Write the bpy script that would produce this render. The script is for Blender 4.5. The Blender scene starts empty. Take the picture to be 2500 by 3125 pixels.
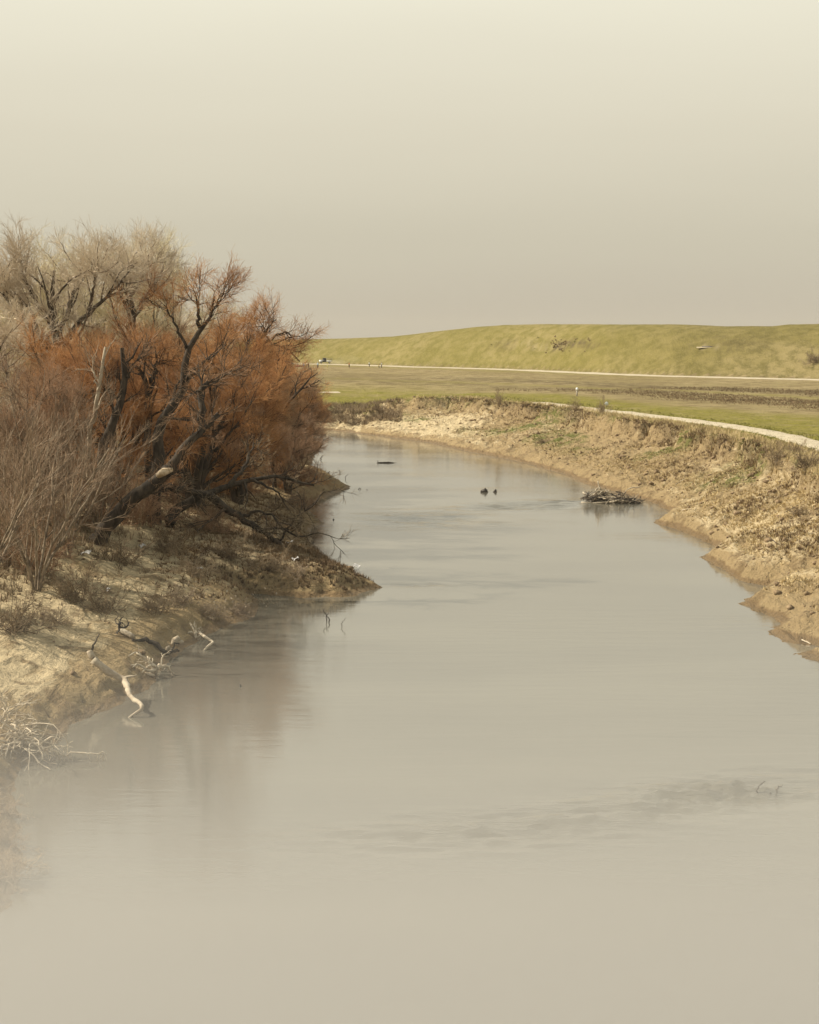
import bpy, math, numpy as np, random
from mathutils import Vector
R = math.radians
rng = np.random.default_rng(7)
random.seed(7)
scene = bpy.context.scene
C = scene.collection

# ---------------------------------------------------------------- camera, sky, sun, exposure
EYE = np.array([0.0, 0.0, 13.5]); FPX = 5200.0; PITCH = math.atan((1562.5-1042)/FPX)
cam = bpy.data.cameras.new('camera'); camo = bpy.data.objects.new('camera', cam); C.objects.link(camo)
camo.location = EYE; camo.rotation_euler = (math.pi/2-PITCH, 0, 0)
cam.sensor_fit = 'HORIZONTAL'; cam.sensor_width = 36; cam.lens = 36*FPX/2500
cam.clip_start = 0.5; cam.clip_end = 12000
scene.camera = camo

SUN_AZ, SUN_EL = R(-80), R(41)          # azimuth measured from the view direction (+Y), minus = to the left
sdir = Vector((math.sin(SUN_AZ)*math.cos(SUN_EL), math.cos(SUN_AZ)*math.cos(SUN_EL), math.sin(SUN_EL)))
world = bpy.data.worlds.new('World'); scene.world = world; world.use_nodes = True
wt = world.node_tree; wn = wt.nodes; wl = wt.links; wn.clear()
wo = wn.new('ShaderNodeOutputWorld'); bg = wn.new('ShaderNodeBackground'); bg.inputs['Strength'].default_value = 0.1
sky = wn.new('ShaderNodeTexSky'); sky.sky_type = 'NISHITA'; sky.sun_disc = False
sky.sun_elevation = SUN_EL; sky.sun_rotation = SUN_AZ; sky.dust_density = 6; sky.air_density = 1.0
tc = wn.new('ShaderNodeTexCoord'); sx = wn.new('ShaderNodeSeparateXYZ'); wl.new(tc.outputs['Generated'], sx.inputs[0])
wmap = wn.new('ShaderNodeMapping'); wmap.inputs['Scale'].default_value = (1.2, 1.2, 9)
wl.new(tc.outputs['Generated'], wmap.inputs[0])
wnz = wn.new('ShaderNodeTexNoise'); wnz.inputs['Scale'].default_value = 1.6; wnz.inputs['Detail'].default_value = 3
wl.new(wmap.outputs[0], wnz.inputs['Vector'])
wadd = wn.new('ShaderNodeMath'); wadd.operation = 'MULTIPLY_ADD'; wadd.inputs[1].default_value = 0.05
wl.new(wnz.outputs[0], wadd.inputs[0]); wl.new(sx.outputs['Z'], wadd.inputs[2])
wsub = wn.new('ShaderNodeMath'); wsub.operation = 'SUBTRACT'; wsub.inputs[1].default_value = 0.025
wl.new(wadd.outputs[0], wsub.inputs[0])
ramp = wn.new('ShaderNodeValToRGB'); ramp.color_ramp.interpolation = 'LINEAR'
e = ramp.color_ramp.elements
K = 7.42
def rgbk(c): return (c[0]*K, c[1]*K, c[2]*K, 1)
e[0].position = 0.0; e[0].color = rgbk((.53, .475, .38))
e[1].position = 0.205; e[1].color = rgbk((.86, .82, .66))
x_ = e.new(0.06); x_.color = rgbk((.605, .56, .44))
x_ = e.new(0.12); x_.color = rgbk((.72, .67, .53))
x_ = e.new(0.36); x_.color = rgbk((.72, .71, .61))
x_ = e.new(1.0); x_.color = rgbk((.42, .45, .44))
wl.new(wsub.outputs[0], ramp.inputs[0])
mixw = wn.new('ShaderNodeMix'); mixw.data_type = 'RGBA'; mixw.inputs[0].default_value = 0.95
wl.new(sky.outputs[0], mixw.inputs[6]); wl.new(ramp.outputs[0], mixw.inputs[7])
wl.new(mixw.outputs[2], bg.inputs['Color']); wl.new(bg.outputs[0], wo.inputs['Surface'])

sl = bpy.data.lights.new('sun', 'SUN'); sl.energy = 5.0; sl.angle = R(0.6); sl.color = (1.0, .9, .74)
so = bpy.data.objects.new('sun', sl); C.objects.link(so)
so.rotation_euler = (-sdir).to_track_quat('-Z', 'Y').to_euler()
so.location = (-60, 60, 80)
vs = scene.view_settings; vs.view_transform = 'Standard'; vs.look = 'None'; vs.gamma = 1; vs.use_curve_mapping = False
vs.exposure = 0.47
scene.cycles.use_denoising = True
scene.cycles.volume_max_steps = 256
scene.cycles.max_bounces = 6; scene.cycles.volume_bounces = 1
scene.cycles.transparent_max_bounces = 6

# ---------------------------------------------------------------- helpers
cp, sp = math.cos(PITCH), math.sin(PITCH)
def ray(x, y):
    u = (x-1250)/FPX; v = (1562.5-y)/FPX
    return np.array([u, cp+sp*v, -sp+cp*v])
def P(x, y, z=0.0):
    d = ray(x, y); return EYE + d*((z-EYE[2])/d[2])
def A(x, y, Y):
    d = ray(x, y); return EYE + d*(Y/d[1])
def project(X, Y, Z):
    f = cp*Y - sp*(Z-EYE[2]); u = sp*Y + cp*(Z-EYE[2])
    return 1250+FPX*X/f, 1562.5-FPX*u/f
def sstep(a, b, x):
    t = np.clip((x-a)/(b-a), 0, 1); return t*t*(3-2*t)
_perm = np.random.default_rng(3).permutation(4096)
def vnoise(x, y):
    xi = np.floor(x).astype(np.int64); yi = np.floor(y).astype(np.int64)
    fx = x-xi; fy = y-yi; fx = fx*fx*fx*(fx*(fx*6-15)+10); fy = fy*fy*fy*(fy*(fy*6-15)+10)
    def h(i, j): return _perm[(_perm[i & 4095]+j) & 4095]/2047.5-1
    a = h(xi, yi); b = h(xi+1, yi); c = h(xi, yi+1); d = h(xi+1, yi+1)
    return (a*(1-fx)+b*fx)*(1-fy)+(c*(1-fx)+d*fx)*fy
def fbm(x, y, o=4, g=.5):
    s = 0; a = 1; t = 0
    for i in range(o):
        s = s+a*vnoise(x*2**i+17.3*i, y*2**i-9.1*i); t += a; a *= g
    return s/t
def dseg(X, Y, pl):
    """distance to a polyline, and a value interpolated along it from its third column"""
    best = np.full(X.shape, 1e9); val = np.zeros(X.shape)
    for a, b in zip(pl[:-1], pl[1:]):
        dx, dy = b[0]-a[0], b[1]-a[1]; L = dx*dx+dy*dy+1e-9
        t = np.clip(((X-a[0])*dx+(Y-a[1])*dy)/L, 0, 1)
        d = np.hypot(X-a[0]-t*dx, Y-a[1]-t*dy); m = d < best
        best = np.where(m, d, best)
        if len(a) > 2: val = np.where(m, a[2]+t*(b[2]-a[2]), val)
    return best, val
def inside(X, Y, poly):
    c = np.zeros(X.shape, bool); n = len(poly)
    for i in range(n):
        x1, y1 = poly[i][0], poly[i][1]; x2, y2 = poly[i-1][0], poly[i-1][1]
        if y1 == y2: continue
        c ^= ((y1 > Y) != (y2 > Y)) & (X < (x2-x1)*(Y-y1)/(y2-y1)+x1)
    return c

def tag(o, label=None, cat=None, group=None, kind=None):
    if label: o['label'] = label
    if cat: o['category'] = cat
    if group: o['group'] = group
    if kind: o['kind'] = kind
    return o
def empty(name, loc, label=None, cat=None, group=None):
    o = bpy.data.objects.new(name, None); C.objects.link(o); o.location = loc; o.empty_display_size = .3
    return tag(o, label, cat, group)
def mesh_np(name, V, F, mat, smooth=True, attrs=None):
    V = np.ascontiguousarray(V, dtype=np.float32); F = np.ascontiguousarray(F, dtype=np.int32)
    k = F.shape[1]; me = bpy.data.meshes.new(name)
    me.vertices.add(len(V)); me.vertices.foreach_set('co', V.ravel())
    me.loops.add(F.size); me.loops.foreach_set('vertex_index', F.ravel())
    me.polygons.add(len(F)); me.polygons.foreach_set('loop_start', np.arange(0, F.size, k, dtype=np.int32))
    me.polygons.foreach_set('loop_total', np.full(len(F), k, dtype=np.int32))
    if smooth: me.polygons.foreach_set('use_smooth', np.ones(len(F), dtype=bool))
    if attrs:
        for n, v in attrs.items():
            at = me.attributes.new(n, 'FLOAT', 'POINT'); at.data.foreach_set('value', np.ascontiguousarray(v, dtype=np.float32))
    me.materials.append(mat); me.update(calc_edges=True)
    return me
def obj(name, me, parent=None):
    o = bpy.data.objects.new(name, me); C.objects.link(o)
    if parent: o.parent = parent
    return o
def norm(v): return v/(np.linalg.norm(v, axis=-1, keepdims=True)+1e-12)
def tubes(Pn, Rn, S):
    """(N,K,3) centre lines and (N,K) radii -> vertices and quads"""
    N, Kk, _ = Pn.shape
    T = np.empty_like(Pn); T[:, 1:-1] = Pn[:, 2:]-Pn[:, :-2]; T[:, 0] = Pn[:, 1]-Pn[:, 0]; T[:, -1] = Pn[:, -1]-Pn[:, -2]
    T = norm(T); m = norm(Pn[:, -1]-Pn[:, 0])
    ref = np.where(np.abs(m[:, 2:3]) > .7, np.array([[1., .2, 0]]), np.array([[0.1, 0, 1.]]))[:, None, :]
    U = norm(np.cross(T, ref)); W = np.cross(T, U)
    a = np.arange(S)*2*math.pi/S
    ring = (U[:, :, None, :]*np.cos(a)[None, None, :, None]+W[:, :, None, :]*np.sin(a)[None, None, :, None])*Rn[:, :, None, None]+Pn[:, :, None, :]
    V = ring.reshape(-1, 3)
    i = np.arange(N)[:, None, None]*Kk*S; k = np.arange(Kk-1)[None, :, None]*S; s = np.arange(S)[None, None, :]; s2 = (s+1) % S
    F = np.stack([i+k+s, i+k+s2, i+k+S+s2, i+k+S+s], -1).reshape(-1, 4)
    return V, F
class MB:
    def __init__(s): s.V = []; s.F = []; s.n = 0
    def add(s, V, F):
        V = np.asarray(V, float); F = np.asarray(F, int)
        if F.shape[1] == 3: F = np.concatenate([F, F[:, 2:3]], 1)
        s.V.append(V); s.F.append(F+s.n); s.n += len(V)
    def tube(s, pts, rad, S=6, cap=True):
        pts = np.asarray(pts, float); rad = np.asarray(rad, float)
        V, F = tubes(pts[None], rad[None], S)
        if cap:
            n = len(V); V = np.concatenate([V, pts[:1], pts[-1:]]); L = (len(pts)-1)*S
            c = [[(j+1) % S, j, n, n] for j in range(S)]+[[L+j, L+(j+1) % S, n+1, n+1] for j in range(S)]
            F = np.concatenate([F, np.array(c)])
        s.add(V, F)
    def box(s, c, d, rot=0):
        c = np.array(c); h = np.array(d)/2
        v = np.array([[x, y, z] for x in (-1, 1) for y in (-1, 1) for z in (-1, 1)], float)*h
        if rot: v[:, :2] = v[:, :2] @ np.array([[math.cos(rot), math.sin(rot)], [-math.sin(rot), math.cos(rot)]])
        s.add(v+c, [[0, 1, 3, 2], [4, 6, 7, 5], [0, 4, 5, 1], [2, 3, 7, 6], [0, 2, 6, 4], [1, 5, 7, 3]])
    def blob(s, c, d, seed=0, rough=.12, n=10):
        th = np.linspace(0, math.pi, n)[:, None]; ph = (np.arange(n+2)*2*math.pi/(n+2))[None]
        X = np.stack([np.sin(th)*np.cos(ph), np.sin(th)*np.sin(ph), np.cos(th)+0*ph], -1)
        r = 1+rough*vnoise(X[..., 0]*2.3+seed*7.7+X[..., 2]*1.9, X[..., 1]*2.3+seed*3.1)
        V = (X*r[..., None]*np.array(d)/2+np.array(c)).reshape(-1, 3); m = n+2
        F = [[i*m+j, i*m+(j+1) % m, (i+1)*m+(j+1) % m, (i+1)*m+j] for i in range(n-1) for j in range(m)]
        s.add(V, np.array(F)[:, ::-1])
    def mesh(s, name, mat, smooth=True):
        V = np.concatenate(s.V); F = np.concatenate(s.F)
        deg = F[:, 2] == F[:, 3]
        if deg.any():
            me = bpy.data.meshes.new(name)
            me.from_pydata(V.tolist(), [], [f[:3] if f[2] == f[3] else f for f in F.tolist()])
            if smooth: me.polygons.foreach_set('use_smooth', [True]*len(me.polygons))
            me.materials.append(mat); me.update(); return me
        return mesh_np(name, V, F, mat, smooth)
    def build(s, name, mat, parent=None, smooth=True): return obj(name, s.mesh(name, mat, smooth), parent)

# ---------------------------------------------------------------- materials
class NT:
    def __init__(s, name):
        s.m = bpy.data.materials.new(name); s.m.use_nodes = True; s.t = s.m.node_tree; s.n = s.t.nodes; s.l = s.t.links
        s.b = s.n['Principled BSDF']; s.out = s.n['Material Output']
        s.g = s.n.new('ShaderNodeNewGeometry')
    def pos(s, scale=(1, 1, 1), rot=(0, 0, 0), obj_space=False):
        mp = s.n.new('ShaderNodeMapping'); mp.inputs['Scale'].default_value = scale; mp.inputs['Rotation'].default_value = rot
        if obj_space:
            t = s.n.new('ShaderNodeTexCoord'); s.l.new(t.outputs['Object'], mp.inputs[0])
        else: s.l.new(s.g.outputs['Position'], mp.inputs[0])
        return mp.outputs[0]
    def noise(s, v, scale, detail=4, rough=.55, dist=0):
        n = s.n.new('ShaderNodeTexNoise'); n.inputs['Scale'].default_value = scale; n.inputs['Detail'].default_value = detail
        n.inputs['Roughness'].default_value = rough; n.inputs['Distortion'].default_value = dist
        s.l.new(v, n.inputs['Vector']); return n.outputs[0]
    def rng(s, v, a, b, c=0, d=1):
        n = s.n.new('ShaderNodeMapRange'); n.interpolation_type = 'SMOOTHSTEP'
        for i, q in zip((1, 2, 3, 4), (a, b, c, d)): n.inputs[i].default_value = q
        s.l.new(v, n.inputs[0]); return n.outputs[0]
    def math(s, op, a, b=None, c=None):
        n = s.n.new('ShaderNodeMath'); n.operation = op
        for i, q in enumerate((a, b, c)):
            if q is None: continue
            if isinstance(q, (int, float)): n.inputs[i].default_value = q
            else: s.l.new(q, n.inputs[i])
        return n.outputs[0]
    def mix(s, f, a, b):
        n = s.n.new('ShaderNodeMix'); n.data_type = 'RGBA'
        for i, q in ((0, f), (6, a), (7, b)):
            if isinstance(q, (int, float)): n.inputs[i].default_value = q
            elif isinstance(q, tuple): n.inputs[i].default_value = (*q, 1)
            else: s.l.new(q, n.inputs[i])
        return n.outputs[2]
    def attr(s, name):
        n = s.n.new('ShaderNodeAttribute'); n.attribute_name = name; return n.outputs['Fac']
    def bump(s, h, strength, dist):
        n = s.n.new('ShaderNodeBump'); n.inputs['Strength'].default_value = strength if not hasattr(strength, 'links') else 1
        if hasattr(strength, 'links'): s.l.new(strength, n.inputs['Strength'])
        n.inputs['Distance'].default_value = dist; s.l.new(h, n.inputs['Height']); s.l.new(n.outputs[0], s.b.inputs['Normal'])
    def color(s, c): s.l.new(c, s.b.inputs['Base Color'])
    def rough(s, v):
        if isinstance(v, (int, float)): s.b.inputs['Roughness'].default_value = v
        else: s.l.new(v, s.b.inputs['Roughness'])

def bank_mat(name, drift=1.0):
    t = NT(name)
    fine = t.noise(t.pos((1, 1, 1)), 3.2, 6, .7); mid = t.noise(t.pos((1, 1, 1.6)), .55, 6, .62, .4)
    streak = t.noise(t.pos((.55, .16, .7), (0, 0, R(-35))), 2.2, 5, .62, .6)
    sandm = t.math('ADD', t.attr('sand'), t.math('MULTIPLY', t.math('SUBTRACT', streak, .5), 2.2))
    c = t.mix(t.rng(sandm, .25, .8), (.34, .25, .13), (.57, .46, .28))
    c = t.mix(t.rng(mid, .50, .64, 0, .85), c, (.20, .14, .07))
    c = t.mix(t.rng(fine, .56, .70, 0, .75), c, (.105, .072, .038))
    gm = t.math('MULTIPLY', t.attr('green'), t.rng(t.math('ADD', mid, t.math('MULTIPLY', fine, .5)), .62, .84))
    c = t.mix(gm, c, (.125, .135, .03))
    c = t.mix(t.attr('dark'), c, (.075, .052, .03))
    c = t.mix(t.rng(t.math('ADD', t.attr('wet'), t.math('MULTIPLY', t.math('SUBTRACT', mid, .5), .7)), .35, .75, 0, .9), c, (.195, .13, .062))
    t.color(c)
    t.rough(t.rng(t.attr('wet'), .5, 1.0, .9, .55)); t.b.inputs['Specular IOR Level'].default_value = .2
    h = t.math('ADD', t.math('MULTIPLY', fine, .5), t.math('ADD', mid, streak)); t.bump(h, 1.0, .7)
    return t.m
def field_mat(name, levee=False):
    t = NT(name)
    big = t.noise(t.pos((1, .55, 1)), .035, 5, .6, .3); mid = t.noise(t.pos((1, .5, 1)), .35, 5, .65); fine = t.noise(t.pos(), 1.6, 5, .7)
    st = t.noise(t.pos((.25, 1, 1), (0, 0, R(-22))), .22, 4, .6)
    if levee:
        c = t.mix(t.rng(big, .38, .66), (.18, .150, .048), (.25, .202, .09))
        c = t.mix(t.rng(t.math('ADD', mid, t.math('MULTIPLY', fine, .6)), .70, .95, 0, .8), c, (.105, .09, .024))
        c = t.mix(t.rng(fine, .52, .68, 0, .55), c, (.30, .245, .115))
        c = t.mix(t.rng(st, .54, .72, 0, .25), c, (.27, .215, .10))
    else:
        c = t.mix(t.rng(big, .35, .62), (.235, .185, .085), (.295, .235, .12))
        c = t.mix(t.rng(st, .5, .7, 0, .5), c, (.20, .185, .06))
        c = t.mix(t.rng(t.math('ADD', mid, t.math('MULTIPLY', fine, .6)), .72, .95, 0, .75), c, (.14, .10, .048))
        c = t.mix(t.rng(fine, .54, .68, 0, .5), c, (.36, .30, .17))
    gm = t.math('MULTIPLY', t.attr('green'), t.rng(t.math('ADD', mid, t.math('MULTIPLY', st, .6)), .45, .95, .25, 1))
    c = t.mix(gm, c, t.mix(t.rng(fine, .42, .6), (.15, .138, .024), (.25, .22, .045)))
    dm = t.math('MULTIPLY', t.attr('dark'), t.rng(t.math('ADD', mid, t.math('MULTIPLY', fine, .5)), .5, .85))
    c = t.mix(dm, c, (.085, .062, .032))
    c = t.mix(t.attr('sand'), c, (.40, .33, .21))
    t.color(c); t.rough(.95); t.b.inputs['Specular IOR Level'].default_value = .1
    t.bump(t.math('ADD', mid, fine), .9, .5)
    return t.m
def plain(name, ca, cb, scale=3, rough=.9, bumpd=.03, spec=.2, island=0, stretch=(1, 1, 1)):
    t = NT(name); n = t.noise(t.pos(stretch, obj_space=True), scale, 5, .65)
    c = t.mix(t.rng(n, .35, .65), ca, cb)
    if island:
        m = t.math('MULTIPLY', t.g.outputs['Random Per Island'], island)
        c = t.mix(m, c, tuple(min(1, q*1.9+.02) for q in cb))
    t.color(c); t.rough(rough); t.b.inputs['Specular IOR Level'].default_value = spec
    if bumpd: t.bump(n, .8, bumpd)
    return t.m
def twig_mat(name, dark, a, b):
    t = NT(name); r = t.g.outputs['Random Per Island']
    n = t.math('ADD', t.math('MULTIPLY', t.noise(t.pos(), .3, 3), .55), t.math('MULTIPLY', t.noise(t.pos(), 1.3, 3), .45))
    c = t.mix(t.rng(r, 0, 1), a, b); c = t.mix(t.rng(n, .45, .62, 0, .8), c, dark)
    t.color(c); t.rough(.8); t.b.inputs['Specular IOR Level'].default_value = .15
    return t.m
M = {}
M['bank_r'] = bank_mat('eroded_bank_soil'); M['bank_l'] = bank_mat('sandy_bank_soil')
M['field'] = field_mat('winter_field_grass'); M['levee'] = field_mat('levee_grass', True)
M['dust'] = plain('pale_gravel', (.48, .42, .31), (.40, .345, .25), .8, .95, .05, .1)
M['willow'] = twig_mat('willow_twigs', (.16, .078, .038), (.41, .19, .070), (.58, .325, .14))
M['willow2'] = twig_mat('willow_twigs_dull', (.12, .075, .045), (.28, .165, .095), (.44, .29, .18))
M['willow3'] = twig_mat('willow_twigs_tan', (.17, .10, .055), (.40, .24, .125), (.56, .38, .22))
M['grey_twig'] = twig_mat('grey_twigs', (.20, .145, .10), (.33, .25, .17), (.46, .37, .26))
M['pale_twig'] = twig_mat('haze_faded_twigs', (.58, .49, .30), (.70, .61, .40), (.78, .71, .50))  # yellow-cream twigs with sunlight and haze fade painted into the colour
M['sap_twig'] = twig_mat('sapling_twigs', (.11, .075, .05), (.22, .15, .095), (.37, .27, .18))
M['cotton_twig'] = twig_mat('cottonwood_twigs', (.40, .32, .23), (.56, .46, .34), (.70, .61, .46))  # haze wash over the crowns is put into these paler twig colours
M['brush'] = twig_mat('brush_stems', (.09, .065, .04), (.20, .145, .09), (.36, .28, .18))
M['bark_dark'] = plain('dark_wet_bark', (.032, .026, .020), (.085, .066, .048), 3.5, .9, .05, .2, stretch=(1, 1, .35))
M['bark_grey'] = plain('grey_bark', (.10, .078, .055), (.24, .19, .14), 3, .9, .05, .2, stretch=(1, 1, .35))
M['bark_pale'] = plain('pale_peeling_bark', (.30, .24, .17), (.50, .43, .32), 2.2, .9, .04, .2)
M['sap_bark'] = plain('sapling_bark', (.13, .10, .07), (.34, .27, .19), 2.2, .9, .02, .2)
M['bark_cotton'] = plain('cottonwood_bark', (.045, .035, .026), (.15, .115, .08), 3, .9, .05, .2, stretch=(1, 1, .35))
M['driftwood'] = plain('bleached_driftwood', (.30, .24, .165), (.52, .45, .34), 5, .85, .02, .2, island=.25)
M['wood_break'] = plain('fresh_broken_wood', (.45, .33, .2), (.66, .55, .4), 6, .8, .02)
M['snag'] = plain('wet_dark_wood', (.03, .024, .018), (.07, .055, .04), 5, .6, .02, .4)
M['straw'] = twig_mat('dry_grass_blades', (.30, .215, .105), (.50, .39, .205), (.66, .54, .32))
M['tuft_dark'] = twig_mat('brown_weed_blades', (.07, .045, .028), (.15, .10, .055), (.26, .18, .10))
M['tuft_green'] = twig_mat('green_grass_blades', (.10, .10, .022), (.16, .16, .035), (.24, .22, .06))
M['leaf'] = twig_mat('curled_dead_leaves', (.20, .15, .10), (.30, .24, .17), (.42, .36, .27))
M['white'] = plain('white_paint', (.72, .72, .70), (.80, .80, .78), 4, .5, 0, .4)
M['litter'] = plain('white_litter', (.62, .60, .57), (.75, .73, .70), 9, .6, .01)
M['rock'] = plain('brown_clod', (.16, .11, .065), (.30, .22, .13), 5, .9, .05)

# water: silty, opaque river with rippled, glossy surface
def water_mat():
    t = NT('silty_river_water')
    t.b.inputs['IOR'].default_value = 1.68; t.b.inputs['Specular IOR Level'].default_value = .5
    n0 = t.noise(t.pos((.05, .12, 1)), 1, 3)
    t.color(t.mix(t.rng(n0, .35, .7), (.11, .102, .080), (.135, .126, .098)))
    a = t.noise(t.pos((.9, 2.6, 1), (0, 0, R(8))), 1.3, 5, .62, .3)
    b = t.noise(t.pos((.35, 2.2, 1), (0, 0, R(-6))), .55, 3, .5, .5)
    patch = t.noise(t.pos((.04, .10, 1)), 1, 4, .6, .5)
    rif = t.attr('riffle')
    h = t.math('ADD', t.math('MULTIPLY', a, .35), t.math('MULTIPLY', b, .65))
    st = t.math('ADD', t.rng(patch, .45, .7, .03, .10), t.math('MULTIPLY', rif, .95))
    t.bump(h, st, .32); t.rough(.06)
    return t.m
M['water'] = water_mat()

# ---------------------------------------------------------------- the lie of the land
Rshore = [P(*q)[:2] for q in [(1000, 1312), (1050, 1318), (1150, 1330), (1300, 1350), (1400, 1372), (1500, 1392), (1600, 1413), (1700, 1442),
          (1800, 1482), (1900, 1505), (1985, 1532), (2045, 1562), (1985, 1594), (2060, 1612), (2130, 1644), (2215, 1684), (2140, 1700),
          (2205, 1738), (2255, 1768), (2355, 1792), (2262, 1842), (2345, 1880), (2375, 1905), (2335, 1925), (2380, 1955), (2520, 1978), (2425, 1998)]]
Rshore = [(-400, 340), (-150, 305), (-60, 280), (-28, 266)]+[tuple(q) for q in Rshore]+[(20.5, 64), (22.5, 50), (25, 30), (26, 0), (26, -40)]
Lshore = [P(*q)[:2] for q in [(20, 2760), (45, 2600), (50, 2450), (65, 2340), (150, 2285), (215, 2235), (205, 2210), (300, 2178), (390, 2130), (480, 2085),
          (505, 2030), (560, 1978), (640, 1936), (700, 1905), (770, 1880), (800, 1845), (760, 1812), (900, 1822), (1060, 1822), (1165, 1792),
          (1085, 1752), (1000, 1712), (955, 1665), (950, 1620), (985, 1598), (950, 1570), (935, 1540), (1000, 1518), (1068, 1490), (1040, 1468),
          (985, 1452), (945, 1430), (960, 1395), (985, 1352)]]
Lshore = [(-13, -40), (-12, 0), (-11, 25)]+[tuple(q) for q in Lshore]+[(-24, 243), (-60, 258), (-150, 282), (-400, 315)]
Rtop = [tuple(P(x, y, z)[:2])+(z,) for x, y, z in [(880, 1246, 2.3), (950, 1247, 2.3), (1040, 1243, 2.3), (1092, 1266, 1.9), (1125, 1254, 2.6), (1165, 1235, 3.4),
        (1220, 1222, 4.2), (1300, 1214, 4.8), (1400, 1212, 4.8), (1500, 1226, 4.8), (1600, 1234, 4.8), (1700, 1245, 4.8), (1800, 1260, 4.8),
        (1900, 1278, 4.8), (2000, 1291, 4.8), (2100, 1309, 4.8), (2200, 1331, 4.8), (2300, 1358, 4.8), (2400, 1395, 4.8), (2500, 1440, 4.8), (2620, 1510, 4.8)]]
Rtop = [(-400, 375, 4.5), (-150, 330, 4), (-60, 308, 3)]+Rtop+[(31, 72, 4.8), (34, 50, 4.8), (37, 0, 4.8), (37, -40, 4.8)]
Ltop = [(-26, -40, 2.6), (-25, 0, 2.6), (-24, 25, 2.6), (-24, 42, 2.8), (-24, 55, 3.2), (-25, 65, 3.6), (-25.5, 75, 4.0), (-24, 85, 4.2), (-21, 93, 4.4),
        (-22, 105, 4.5), (-24, 125, 4.5), (-24, 150, 4.5), (-23, 180, 4.5), (-26, 210, 4.5), (-34, 232, 4.5), (-60, 246, 4.5), (-150, 266, 4.5), (-400, 295, 4.5)]
toe_px = [(500, 1106), (890, 1108), (1050, 1111.5), (1250, 1118), (1450, 1123.5), (1650, 1130.5), (1850, 1140), (2050, 1147), (2250, 1152), (2500, 1157.5), (2900, 1166)]
toe = [P(x, y, 4.8) for x, y in toe_px]
toe_az = [math.atan2(p[0], p[1]) for p in toe]; toe_d = [math.hypot(p[0], p[1]) for p in toe]
crest_px = [(500, 1039), (890, 1036), (1000, 1034), (1100, 1031), (1200, 1027), (1310, 1014), (1440, 999), (1530, 992.5), (1650, 989.5), (1800, 989.5), (1900, 990.5), (2000, 990), (2120, 992),
            (2200, 996), (2350, 996.5), (2400, 992), (2500, 990), (2700, 990), (3000, 1000)]
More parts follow.
